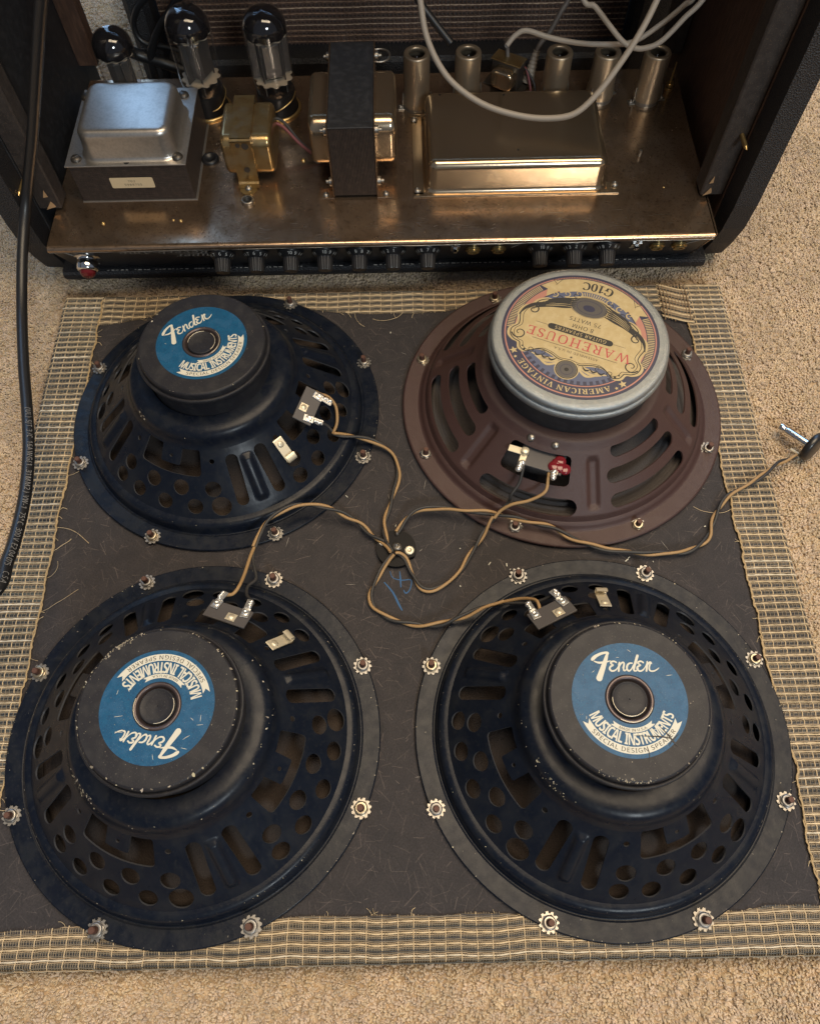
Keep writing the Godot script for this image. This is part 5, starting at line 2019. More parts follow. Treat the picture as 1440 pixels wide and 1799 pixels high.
	g = Geo.new()
	g.xf = cl.xf * Transform3D(Basis(), Vector3(0, 0.0016, -0.0030))
	g.lathe([Vector2(0.0025, 0), Vector2(0.0024, 0.0008), Vector2(0.0012, 0.0011), Vector2(0, 0.0011)], 18)
	put("rivet", g, mats.tinned, clip)

func warehouse_speaker() -> void:
	var t := thing("speaker", "brown speaker with a big cream and red label on its grey magnet", "speaker", Vector3(0.13797, FLANGE_TOP, -0.13289), 0.0, "speakers bolted to the baffle board")
	rng.seed = 200
	var wall := [Vector2(0.1120, 0.0062), Vector2(0.1098, 0.0110), Vector2(0.0755, 0.0445), Vector2(0.0735, 0.0462)]
	var k := sqrt(0.0343 * 0.0343 + 0.0335 * 0.0335) / 0.0343
	var s_at := func(r: float) -> float: return 0.0053 + (0.1098 - r) * k
	var groups := [-170.0, -55.5, 1.0, 69.0, 134.0]
	var f := func(th: float, r: float, s: float) -> float:
		var deg := rad_to_deg(th)
		var d := 1.0
		var q := r * PI / 180.0
		for c in groups:
			var psi := absf(fposmod(deg - c + 180.0, 360.0) - 180.0)
			if psi > 32.0:
				continue
			for sl in [[0.1040, 17.6, 0.0057], [0.0898, 17.6, 0.0059], [0.0765, 14.0, 0.0052]]:
				d = minf(d, Vector2(maxf(psi - sl[1], 0.0) * q + (0.0 if psi > sl[1] else 0.0), s - s_at.call(sl[0])).length() - sl[2])
		var front := absf(fposmod(deg + 112.0 + 180.0, 360.0) - 180.0)
		if front < 32.0:
			d = minf(d, Vector2(maxf(front - 17.5, 0.0) * q, s - s_at.call(0.1052)).length() - 0.0068)
			var dx := (front - 17.0) * q + 0.004
			var ds: float = absf(s - s_at.call(0.0850)) - 0.0118 + 0.004
			d = minf(d, Vector2(maxf(dx, 0.0), maxf(ds, 0.0)).length() + minf(maxf(dx, ds), 0.0) - 0.004)
		return d
	var emb := func(th: float, r: float, s: float) -> float:
		var deg := rad_to_deg(th)
		var e := 0.0
		for c in [-83.5, -142.0, -27.0, 35.0, 101.0, 162.0]:
			var u := absf(fposmod(deg - c + 180.0, 360.0) - 180.0) * r * PI / 180.0
			var along := clampf((0.0215 - absf(s - s_at.call(0.0920))) / 0.005, 0.0, 1.0)
			e -= 0.0024 * along * smoothstep(0.0056, 0.0018, u)
		return e
	var g := Geo.new()
	var rim := Geo.new()
	perforated(g, rim, wall, 480, 0.00098, 0.0012, f, emb)
	g.lathe([Vector2(0.1140, -0.0018), Vector2(0.1290, -0.0018), Vector2(0.1304, -0.0012), Vector2(0.1308, 0.0000), Vector2(0.1304, 0.0010), Vector2(0.1292, 0.0015), Vector2(0.1292, 0.0015), Vector2(0.1180, 0.0008), Vector2(0.1180, 0.0008), Vector2(0.1170, 0.0012), Vector2(0.1158, 0.0024), Vector2(0.1150, 0.0038), Vector2(0.1140, 0.0050), Vector2(0.1120, 0.0062)], 144)
	g.lathe([Vector2(0.0735, 0.0462), Vector2(0.0712, 0.0485), Vector2(0.0698, 0.0503), Vector2(0.0682, 0.0514), Vector2(0.0660, 0.0518), Vector2(0.0560, 0.0520)], 120)
	var bf := put("frame", g, mats.brown_enamel, t)
	put("cut_edges", rim, mats.brown_enamel, bf)
	g = Geo.new()
	var prof := [Vector2(0.1090, -0.0015), Vector2(0.1085, 0.0010)]
	for i in 4:
		var r := 0.1070 - i * 0.0050
		prof.append_array([Vector2(r, 0.0030), Vector2(r - 0.0012, 0.0046), Vector2(r - 0.0025, 0.0050), Vector2(r - 0.0037, 0.0036)])
	prof.append_array([Vector2(0.0860, 0.0040), Vector2(0.0600, 0.0210), Vector2(0.0300, 0.0400)])
	g.lathe(prof, 96)
	put("cone", g, mats.grey_cone, t)
	g = Geo.new()
	g.lathe([Vector2(0.0610, 0.0515), Vector2(0.0622, 0.0530), Vector2(0.0622, 0.0725), Vector2(0.0610, 0.0740), Vector2(0.0500, 0.0745)], 120)
	var mg := put("magnet", g, mats.ferrite, t)
	g = Geo.new()
	g.lathe([Vector2(0.0560, 0.0738), Vector2(0.0650, 0.0740), Vector2(0.0660, 0.0750), Vector2(0.0664, 0.0770), Vector2(0.0660, 0.0792), Vector2(0.0650, 0.0802), Vector2(0.0636, 0.0803), Vector2(0.0618, 0.0800), Vector2(0.0616, 0.0809), Vector2(0.0636, 0.0811), Vector2(0.0648, 0.0818), Vector2(0.0652, 0.0832), Vector2(0.0649, 0.0850), Vector2(0.0640, 0.0864), Vector2(0.0625, 0.0872), Vector2(0.0608, 0.0875), Vector2(0.0608, 0.0875), Vector2(0, 0.0875)], 144)
	put("back_plate", g, mats.zinc, mg)
	warehouse_label(t)
	add_nuts(t)
	# terminal plate in the front window
	var a0 := deg_to_rad(-111.0)
	var rd := Vector3(cos(a0), 0, -sin(a0))
	var tn := Vector3(-sin(a0), 0, -cos(a0))
	var fr := Transform3D(Basis(tn, Vector3.UP, tn.cross(Vector3.UP)), rd * 0.0800 + Vector3(0, 0.0395, 0))
	var zs := 1.0 if tn.cross(Vector3.UP).dot(rd) > 0.0 else -1.0
	g = Geo.new()
	g.xf = fr
	g.box(Vector3(0.001, 0.0, -zs * 0.001), Vector3(0.0330, 0.0014, 0.0220), 0.0003)
	var tp := put("terminal_plate", g, mats.phenolic, t)
	# left tag with a spade, right tag under red lacquer
	g = Geo.new()
	g.xf = fr
	g.box(Vector3(-0.0125, 0.0014, zs * 0.0060), Vector3(0.0050, 0.0010, 0.0110), 0.0003)
	g.box(Vector3(-0.0190, 0.0020, zs * 0.0005), Vector3(0.0120, 0.0009, 0.0058), 0.0003)
	g.xf = fr * Transform3D(Basis(), Vector3(-0.0125, 0.0018, zs * 0.0008))
	g.lathe([Vector2(0.0030, 0), Vector2(0.0030, 0.0034), Vector2(0.0024, 0.0040), Vector2(0, 0.0041)], 18)
	put("tag", g, mats.tinned, tp)
	g = Geo.new()
	g.xf = fr
	g.box(Vector3(0.0125, 0.0014, zs * 0.0060), Vector3(0.0050, 0.0010, 0.0110), 0.0003)
	put("tag", g, mats.tinned, tp)
	for s in [[-0.0125, 0.0125], [0.0125, 0.0120]]:
		g = Geo.new()
		for i in 7:
			g.xf = fr * Transform3D(Basis(), Vector3(s[0] + rng.randf_range(-0.0012, 0.0012), 0.0022, zs * (s[1] - 0.003 + i * 0.0010)))
			g.lathe([Vector2(rng.randf_range(0.0016, 0.0026), -0.001), Vector2(0.0019, 0.0006), Vector2(0.0009, 0.0014), Vector2(0, 0.0015)], 10)
		put("solder_joint", g, mats.solder, tp)
	g = Geo.new()
	for q in [Vector3(0.0125, 0.0020, 0.0015), Vector3(0.0150, 0.0022, 0.0040), Vector3(0.0190, 0.0018, 0.0042), Vector3(0.0110, 0.0022, 0.0045), Vector3(0.0140, 0.0022, -0.0010)]:
		g.xf = fr * Transform3D(Basis(), Vector3(q.x, q.y, zs * q.z))
		g.lathe([Vector2(0.0046, -0.0012), Vector2(0.0042, 0.0002), Vector2(0.0030, 0.0009), Vector2(0.0012, 0.0012), Vector2(0, 0.0012)], 18)
	put("lacquer", g, mats.red_lacquer, tp)
	g = Geo.new()
	for th in [-120.1, -105.1]:
		var a := deg_to_rad(th)
		var d := Vector3(cos(a), 0, -sin(a))
		g.xf = Transform3D(Basis(Quaternion(Vector3.UP, (d * 0.6 + Vector3.UP).normalized())), d * 0.0716 + Vector3(0, 0.0478, 0))
		g.lathe([Vector2(0.0030, 0), Vector2(0.0028, 0.0010), Vector2(0.0018, 0.0018), Vector2(0, 0.0021)], 18)
	put("rivet", g, mats.bright_zinc, t)

func star(g: Geo, at: Vector2, r: float, z: float) -> void:
	for i in 5:
		var a := PI * 0.5 + TAU * i / 5.0
		g.flat(PackedVector2Array([at, at + Vector2.from_angle(a - TAU / 10.0) * r * 0.42, at + Vector2.from_angle(a) * r, at + Vector2.from_angle(a + TAU / 10.0) * r * 0.42]), z)

func scroll(g: Geo, at: Vector2, r: float, a0: float, turns: float, w: float, z: float, mirror := 1.0) -> void:
	var p := []
	var n := int(absf(turns) * 12.0) + 2
	for i in n:
		var k := float(i) / (n - 1)
		var a := a0 + TAU * turns * k
		var rr := r * (1.0 - 0.82 * k)
		p.append(Vector3(at.x + mirror * rr * cos(a), at.y + rr * sin(a), w * (1.0 - 0.5 * k)))
	g.stroke(p, z, 3)

# Printed label of the brown speaker; drawn in millimetres, x to the right and y up as the label reads.
func warehouse_label(t: Node3D) -> void:
	var o := Node3D.new()
	o.name = "label"
	o.position = Vector3(0, 0.0876, 0)
	o.scale = Vector3(1.02, 1.0, 1.02)
	o.rotation.y = deg_to_rad(156.4)
	t.add_child(o, true)
	var up := Transform3D(Basis(Vector3(0.001, 0, 0), Vector3(0, 0, -0.001), Vector3(0, 0.001, 0)), Vector3.ZERO)
	var L := 0.05      # thickness of one printed layer, mm
	var g := Geo.new(); g.xf = up
	g.disc(Vector2.ZERO, 56.0, L, 120)
	put("navy_ground", g, mats.label_navy, o)
	# rose ring lines and the sunburst of hatch marks
	g = Geo.new(); g.xf = up
	g.arc_band(53.0, 54.0, 0, 360, 2 * L)
	g.arc_band(44.6, 45.4, 20, 160, 2 * L)
	g.arc_band(42.0, 47.0, -52, 14, 2 * L)
	g.arc_band(42.0, 47.0, 166, 232, 2 * L)
	put("rose_rings", g, mats.label_rose, o)
	g = Geo.new(); g.xf = up
	for i in 60:
		var a := TAU * i / 60.0
		if sin(a) > 0.15:
			g.arc_band(20.0, 44.0, rad_to_deg(a) - 1.4, rad_to_deg(a) + 1.4, 2.5 * L)
	g.arc_band(0.1, 41.0, 0, 360, 2.2 * L)
	put("slate_rays", g, mats.label_slate, o)
	# cream hatch marks at both sides
	g = Geo.new(); g.xf = up
	for s in [0, 1]:
		for i in 30:
			var a := -38.0 + i * 1.75
			if s == 1:
				a = 180.0 - a
			g.arc_band(47.6, 52.4, a - 0.42, a + 0.42, 3 * L)
	# cartouche: a wide shield with lobed sides, plus the lower fan
	var shape := PackedVector2Array()
	var half := [Vector2(0, 26.5), Vector2(8, 27.5), Vector2(14, 25.0), Vector2(22, 23.5), Vector2(28, 26), Vector2(33, 29.5), Vector2(38, 27.5), Vector2(40, 23), Vector2(44, 22), Vector2(48.5, 18.5), Vector2(49.5, 12.5), Vector2(46, 7.5), Vector2(46.5, 2), Vector2(48, -4), Vector2(46, -11), Vector2(41, -15), Vector2(38.5, -20), Vector2(33, -24), Vector2(27, -25), Vector2(20, -29), Vector2(12, -33.5), Vector2(5, -36), Vector2(0, -36)]
	var full := []
	for q in half:
		full.append(q)
	for i in range(half.size() - 2, 0, -1):
		full.append(Vector2(-half[i].x, half[i].y))
	for i in full.size():
		for k in 4:
			shape.append((full[i] as Vector2).cubic_interpolate(full[(i + 1) % full.size()], full[(i + full.size() - 1) % full.size()], full[(i + 2) % full.size()], k / 4.0))
	g.flat(shape, 3.6 * L)
	# ribbon at the foot
	g.arc_band(40.2, 52.2, -128, -52, 3.2 * L)
	for s in [-1, 1]:
		g.flat(PackedVector2Array([Vector2.from_angle(deg_to_rad(-90 + s * 37.0)) * 42.5, Vector2.from_angle(deg_to_rad(-90 + s * 36.0)) * 53.0, Vector2.from_angle(deg_to_rad(-90 + s * 50.0)) * 52.5, Vector2.from_angle(deg_to_rad(-90 + s * 47.0)) * 47.5, Vector2.from_angle(deg_to_rad(-90 + s * 53.0)) * 42.0]), 3.0 * L)
	# small cone medallion with leaf wings, stars
	g.disc(Vector2(0, 33.0), 8.6, 4.4 * L, 40)
	for s in [-1, 1]:
		for q in 3:
			g.stroke([Vector3(s * 8.0, 30.0 - q * 1.6, 1.6), Vector3(s * (14.0 + q * 3.0), 33.5 - q * 2.4, 2.2), Vector3(s * (20.0 + q * 4.0), 31.5 - q * 2.0, 0.5)], 3.4 * L)
		star(g, Vector2(s * 39.5, 30.5), 3.2, 4 * L)
		star(g, Vector2(s * 36.6, 35.4), 1.5, 4 * L)
	arc_text(g, "AMERICAN VINTAGE", font("serif", true), 4.3, 49.2, 90, 84, false, 4 * L, 1.0)
	put("parchment", g, mats.parchment, o)
	# dark line work
	g = Geo.new(); g.xf = up
	for i in 2:
		var p := []
		for q in range(0, shape.size() + 1, 2):
			var v: Vector2 = shape[q % shape.size()] * (0.955 if i == 0 else 0.905)
			p.append(Vector3(v.x, v.y, 0.75 if i == 0 else 0.45))
		g.stroke(p, 4.2 * L, 2)
	for s in [-1.0, 1.0]:
		scroll(g, Vector2(s * 41.0, 14.0), 5.4, 0.4, 1.15, 1.1, 4.6 * L, s)
		scroll(g, Vector2(s * 38.0, -10.0), 4.6, -0.6, -1.2, 1.2, 4.6 * L, s)
		scroll(g, Vector2(s * 29.0, 25.5), 2.6, 1.8, 1.1, 0.6, 4.6 * L, s)
		scroll(g, Vector2(s * 20.0, 24.5), 2.0, 1.8, 1.0, 0.5, 4.6 * L, s)
		for q in 3:
			g.stroke([Vector3(s * (9.5 + q * 5.5), 26.5 + q * 0.4, 0.4), Vector3(s * (12.5 + q * 5.5), 29.0 - q * 0.3, 1.5), Vector3(s * (15.5 + q * 5.0), 27.0 - q * 0.5, 0.3)], 4.8 * L)
		scroll(g, Vector2(s * 13.0, -33.0), 3.2, 2.2, 1.1, 0.7, 4.8 * L, s)
		scroll(g, Vector2(s * 24.0, -27.0), 3.0, 2.2, 1.1, 0.7, 4.8 * L, s)
		g.disc(Vector2(s * 33.0, 27.0), 0.9, 4.6 * L, 10)
		g.disc(Vector2(s * 30.0, 27.6), 0.7, 4.6 * L, 10)
		g.disc(Vector2(s * 35.2, 24.6), 0.7, 4.6 * L, 10)
		# acanthus wings either side of the big cone
		for q in 6:
			var y0 := -20.5 - q * 1.9
			g.stroke([Vector3(s * 11.0, y0 - 1.5, 0.5), Vector3(s * 19.0, y0 + 0.6 + 0.3 * q, 2.1), Vector3(s * 28.0, y0 + 3.2 + 0.6 * q, 1.9), Vector3(s * (37.0 - 0.8 * q), y0 + 8.0 + 0.9 * q, 1.0), Vector3(s * (40.0 - 1.5 * q), y0 + 11.5 + 0.6 * q, 0.3)], 4.8 * L + 0.01 * q)
		g.stroke([Vector3(s * 46.5, -2, 0.6), Vector3(s * 44, -9, 2.2), Vector3(s * 39, -14.5, 3.0), Vector3(s * 31, -18.5, 2.4), Vector3(s * 22, -20.0, 0.6)], 4.9 * L)
		g.stroke([Vector3(s * 29.5, -39.0, 0.35), Vector3(s * 33.5, -43.0, 0.5), Vector3(s * 30.5, -42.5, 0.3)], 4 * L)
		g.stroke([Vector3(s * 30.0, -28.6 - 9.6, 0.3), Vector3(s * 27.0, -36.0 - 9.0, 0.4)], 4 * L)
		g.stroke([Vector3(s * 24.5, -0.2, 0.25), Vector3(s * 33.0, -0.2, 0.25)], 4.6 * L)
	g.stroke([Vector3(-31, 14.6, 0.3), Vector3(31, 14.6, 0.3)], 4.6 * L)
	var gt := Basis()
	text(g, "ASSEMBLED IN U.S.A.", font("sans"), 1.9, Vector2(-1.5, 17.6), 4.6 * L, 1.1, 0.25)
	star(g, Vector2(0, 21.8), 1.3, 4.6 * L)
	text(g, "8 OHM", font("sans"), 3.5, Vector2(0, -6.2), 4.6 * L, 1.0, 0.2)
	text(g, "75 WATTS", font("sans"), 3.5, Vector2(0, -12.2), 4.6 * L, 1.0, 0.3)
	arc_text(g, "G10C", font("serif", true), 7.4, 46.2, -90, 29, true, 4 * L, 0.95)
	for i in 60:
		var a := deg_to_rad(-128 + i * 76.0 / 59.0)
		g.disc(Vector2.from_angle(a) * 53.5, 0.35, 3 * L, 6)
	# the pill behind GUITAR SPEAKERS
	g.stroke([Vector3(-21.5, 0, 5.2), Vector3(21.5, 0, 5.2)], 4.5 * L, 2)
	# rims of the medallions
	g.arc_band(7.2, 7.9, 0, 360, 4.9 * L, Vector2(0, 33.0))
	g.disc(Vector2(0, 33.0), 1.6, 5.6 * L, 20)
	g.disc(Vector2(1.0, -26.0), 14.2, 5.0 * L, 48, 0.66)
	put("dark_print", g, mats.print_black, o)
	g = Geo.new(); g.xf = up
	text(g, "GUITAR SPEAKERS", font("sans"), 2.9, Vector2(0, 0.0), 7.0 * L, 1.0, 0.35)
	g.arc_band(13.4, 13.9, 0, 360, 5.8 * L, Vector2(1.0, -26.0), 0.66)
	for s in [-1.0, 1.0]:
		for q in 5:
			var y0 := -21.4 - q * 1.9
			g.stroke([Vector3(s * 15.0, y0 - 0.6, 0.2), Vector3(s * 22.0, y0 + 1.2 + 0.4 * q, 0.45), Vector3(s * 31.0, y0 + 5.4 + 0.7 * q, 0.2)], 6.0 * L)
		for q in 3:
			scroll(g, Vector2(s * (12.0 + q * 8.0), -36.0 + q * 3.2), 3.6 - 0.4 * q, 1.4, 1.0, 1.0, 6.0 * L, s)
	for i in 11:
		var a := deg_to_rad(-120 + i * 6.0)
		g.stroke([Vector3(14.4 * cos(a) + 1, -26 + 9.8 * sin(a), 0.5), Vector3(17.5 * cos(a) + 1, -26 + 13.2 * sin(a), 0.8)], 6.0 * L, 1)
	put("cream_print", g, mats.parchment, o)
	g = Geo.new(); g.xf = up
	text(g, "WAREHOUSE", font("serif"), 7.8, Vector2(-0.8, 8.6), 4.8 * L, 0.98, 0.9)
	put("red_print", g, mats.label_red, o)
	g = Geo.new(); g.xf = up
	g.disc(Vector2(0, 33.0), 7.1, 5.2 * L, 40)
	g.disc(Vector2(1.0, -26.0), 13.2, 5.4 * L, 48, 0.66)
	put("grey_print", g, mats.label_grey, o)
	g = Geo.new(); g.xf = up
	g.disc(Vector2(1.0, -25.2), 4.4, 6.2 * L, 30, 0.66)
	g.arc_band(9.0, 9.5, 0, 360, 6.2 * L, Vector2(1.0, -26.0), 0.66)
	g.arc_band(4.2, 4.6, 0, 360, 5.8 * L, Vector2(0, 33.0))
	put("navy_print", g, mats.label_navy, o)


# ------------------------------------------------------------------ speaker leads
func twisted(g0: Geo, g1: Geo, pts: Array, r: float, pitch: float, off: float, phase := 0.0) -> void:
	var p := even(curve(pts, 12), 0.0018)
	var a := PackedVector3Array()
	var b := PackedVector3Array()
	for i in p.size():
		var d := (p[mini(i + 1, p.size() - 1)] - p[maxi(i - 1, 0)]).normalized()
		var side := d.cross(Vector3.UP).normalized()
		var up := side.cross(d)
		# an uneven hand twist
		var th := phase + TAU * i * 0.0018 / pitch + 1.1 * sin(i * 0.083 + phase) + 0.6 * sin(i * 0.031 + 2.0 * phase)
		var o := (side * cos(th) + up * sin(th)) * off
		var jit := side * (0.0005 * sin(i * 0.17 + phase * 3.0) + 0.0004 * sin(i * 0.41))
		a.append(p[i] + o + jit + Vector3(0, 0.0011, 0))
		b.append(p[i] - o + jit * 0.5 + Vector3(0, 0.0011, 0))
	g0.tube(a, r, 10)
	g1.tube(b, r, 10)

func lead(called: String, label: String, pair: Array, yellow: Array, black: Array, phase: float) -> void:
	var t := thing(called, label, "wire")
	var y := Geo.new()
	var b := Geo.new()
	twisted(y, b, pair, 0.00118, 0.052, 0.00112, phase)
	if yellow.size():
		y.tube(curve(yellow, 8), 0.00122, 10)
	if black.size():
		b.tube(curve(black, 8), 0.00118, 10)
	put("yellow_strand", y, mats.yellow_insulation, t)
	put("black_strand", b, mats.black_insulation, t)

func build_wires() -> void:
	rng.seed = 900
	lead("speaker_lead", "twisted yellow and black lead from the tilted blue label speaker to the hub",
		[Vector3(-0.0480, 0.0340, -0.0980), Vector3(-0.0328, 0.0270, -0.0989), Vector3(-0.0148, 0.0215, -0.0962), Vector3(-0.0012, 0.0180, -0.0862), Vector3(0.0032, 0.0170, -0.0733), Vector3(0.0017, 0.0170, -0.0604), Vector3(-0.0030, 0.0170, -0.0454), Vector3(-0.0070, 0.0172, -0.0331), Vector3(-0.0083, 0.0188, -0.0205), Vector3(-0.0061, 0.0212, -0.0074)],
		[Vector3(-0.0600, 0.0545, -0.1240), Vector3(-0.0571, 0.0535, -0.1227), Vector3(-0.0501, 0.0515, -0.1206), Vector3(-0.0450, 0.0460, -0.1152), Vector3(-0.0444, 0.0400, -0.1047), Vector3(-0.0480, 0.0345, -0.0980)],
		[Vector3(-0.0680, 0.0520, -0.1040), Vector3(-0.0651, 0.0510, -0.1029), Vector3(-0.0580, 0.0460, -0.1017), Vector3(-0.0520, 0.0400, -0.1017), Vector3(-0.0480, 0.0345, -0.0991)], 0.4)
	lead("speaker_lead", "twisted lead arching from the hub to the upside down blue label speaker",
		[Vector3(-0.1035, 0.0330, -0.0013), Vector3(-0.1008, 0.0330, -0.0114), Vector3(-0.0932, 0.0330, -0.0244), Vector3(-0.0787, 0.0330, -0.0331), Vector3(-0.0618, 0.0310, -0.0362), Vector3(-0.0449, 0.0265, -0.0334), Vector3(-0.0299, 0.0210, -0.0268), Vector3(-0.0192, 0.0190, -0.0160), Vector3(-0.0083, 0.0203, -0.0079), Vector3(-0.0030, 0.0215, -0.0001)],
		[Vector3(-0.1185, 0.0520, 0.0440), Vector3(-0.1159, 0.0525, 0.0428), Vector3(-0.1118, 0.0500, 0.0409), Vector3(-0.1087, 0.0480, 0.0347), Vector3(-0.1069, 0.0420, 0.0229), Vector3(-0.1051, 0.0370, 0.0081), Vector3(-0.1035, 0.0335, -0.0013)],
		[Vector3(-0.0975, 0.0490, 0.0485), Vector3(-0.0983, 0.0490, 0.0467), Vector3(-0.1036, 0.0440, 0.0397), Vector3(-0.1042, 0.0400, 0.0317), Vector3(-0.0998, 0.0365, 0.0251), Vector3(-0.1016, 0.0345, 0.0163), Vector3(-0.1038, 0.0330, 0.0087), Vector3(-0.1035, 0.0325, -0.0013)], 2.2)
	lead("speaker_lead", "long twisted lead from the hub across the brown speaker's rim to the jack plug",
		[Vector3(0.0012, 0.0198, -0.0169), Vector3(0.0079, 0.0210, -0.0264), Vector3(0.0181, 0.0230, -0.0334), Vector3(0.0334, 0.0240, -0.0350), Vector3(0.0592, 0.0265, -0.0300), Vector3(0.0806, 0.0265, -0.0261), Vector3(0.0995, 0.0260, -0.0209), Vector3(0.1165, 0.0250, -0.0171), Vector3(0.1309, 0.0228, -0.0083), Vector3(0.1499, 0.0203, -0.0012), Vector3(0.1730, 0.0200, 0.0028), Vector3(0.1940, 0.0200, 0.0052), Vector3(0.2158, 0.0188, 0.0038), Vector3(0.2326, 0.0175, -0.0049), Vector3(0.2418, 0.0170, -0.0190), Vector3(0.2498, 0.0172, -0.0329), Vector3(0.2616, 0.0190, -0.0445), Vector3(0.2826, 0.0205, -0.0557), Vector3(0.2987, 0.0170, -0.0677), Vector3(0.3172, 0.0085, -0.0799), Vector3(0.3262, 0.0080, -0.0834)], [], [], 1.0)
	lead("speaker_lead", "twisted lead with a loose bend from the brown speaker's terminals to the hub",
		[Vector3(0.0747, 0.0310, -0.0224), Vector3(0.0671, 0.0225, -0.0135), Vector3(0.0557, 0.0175, 0.0020), Vector3(0.0466, 0.0170, 0.0154), Vector3(0.0377, 0.0170, 0.0243), Vector3(0.0258, 0.0170, 0.0294), Vector3(0.0175, 0.0170, 0.0269), Vector3(0.0126, 0.0170, 0.0169), Vector3(0.0086, 0.0182, 0.0056), Vector3(0.0036, 0.0205, 0.0014), Vector3(-0.0002, 0.0215, 0.0009)],
		[Vector3(0.1138, 0.0575, -0.0455), Vector3(0.1131, 0.0555, -0.0411), Vector3(0.1105, 0.0515, -0.0327), Vector3(0.0998, 0.0460, -0.0289), Vector3(0.0876, 0.0420, -0.0280), Vector3(0.0796, 0.0365, -0.0260), Vector3(0.0745, 0.0320, -0.0219)],
		[Vector3(0.0962, 0.0580, -0.0540), Vector3(0.0951, 0.0560, -0.0491), Vector3(0.0927, 0.0490, -0.0419), Vector3(0.0873, 0.0430, -0.0360), Vector3(0.0856, 0.0365, -0.0330), Vector3(0.0803, 0.0320, -0.0289), Vector3(0.0748, 0.0305, -0.0229)], 0.2)
	lead("speaker_lead", "twisted lead looping from the hub to the speaker whose blue label reads upright",
		[Vector3(-0.0011, 0.0215, 0.0018), Vector3(-0.0050, 0.0195, 0.0059), Vector3(-0.0115, 0.0172, 0.0141), Vector3(-0.0170, 0.0170, 0.0253), Vector3(-0.0190, 0.0170, 0.0341), Vector3(-0.0157, 0.0170, 0.0430), Vector3(-0.0025, 0.0170, 0.0506), Vector3(0.0139, 0.0174, 0.0557), Vector3(0.0323, 0.0205, 0.0568), Vector3(0.0465, 0.0255, 0.0532), Vector3(0.0626, 0.0310, 0.0480), Vector3(0.0766, 0.0340, 0.0455)],
		[Vector3(0.0766, 0.0350, 0.0455), Vector3(0.0860, 0.0410, 0.0458), Vector3(0.0930, 0.0470, 0.0481), Vector3(0.0968, 0.0520, 0.0517), Vector3(0.0981, 0.0530, 0.0580)],
		[Vector3(0.0766, 0.0345, 0.0462), Vector3(0.0896, 0.0410, 0.0488), Vector3(0.0989, 0.0460, 0.0496), Vector3(0.1061, 0.0510, 0.0482), Vector3(0.1116, 0.0540, 0.0461)], 2.6)
	# the jack plug lying on the carpet
	var t := thing("jack_plug", "chrome jack plug with a black disc cap lying on the carpet at right", "plug", Vector3(0.3364, 0.0150, -0.0885))
	var axis := Vector3(-0.0190, -0.0055, -0.0245).normalized()
	var b := Basis(Quaternion(Vector3.UP, axis))
	var g := Geo.new()
	g.xf = Transform3D(b, Vector3.ZERO)
	g.lathe([Vector2(0.0, -0.0042), Vector2(0.0105, -0.0040), Vector2(0.0122, -0.0028), Vector2(0.0125, -0.0010), Vector2(0.0122, 0.0014), Vector2(0.0108, 0.0022), Vector2(0.0, 0.0022)], 40)
	put("cap", g, mats.black_plastic, t)
	g = Geo.new()
	g.xf = Transform3D(b, Vector3.ZERO)
	g.lathe([Vector2(0.0032, 0.0020), Vector2(0.0032, 0.0230), Vector2(0.0032, 0.0230), Vector2(0.0025, 0.0232), Vector2(0.0024, 0.0244), Vector2(0.0024, 0.0244), Vector2(0.0031, 0.0248), Vector2(0.0034, 0.0270), Vector2(0.0031, 0.0290), Vector2(0.0031, 0.0290), Vector2(0.0018, 0.0302), Vector2(0, 0.0305)], 28)
	put("shaft", g, mats.chrome, t)
	g = Geo.new()
	g.xf = Transform3D(b, Vector3(-0.0085, -0.0060, 0.0035))
	g.box(Vector3(0, 0.0035, 0), Vector3(0.0020, 0.0080, 0.0034), 0.0004)
	put("solder_lug", g, mats.tinned, t)


# ------------------------------------------------------------------ cords and cables
func cable(called: String, label: String, category: String, pts: Array, r: float, m: Material, per := 8) -> Node3D:
	var t := thing(called, label, category)
	var g := Geo.new()
	g.tube(curve(pts, per), r, 14)
	put("sheath", g, m, t)
	return t

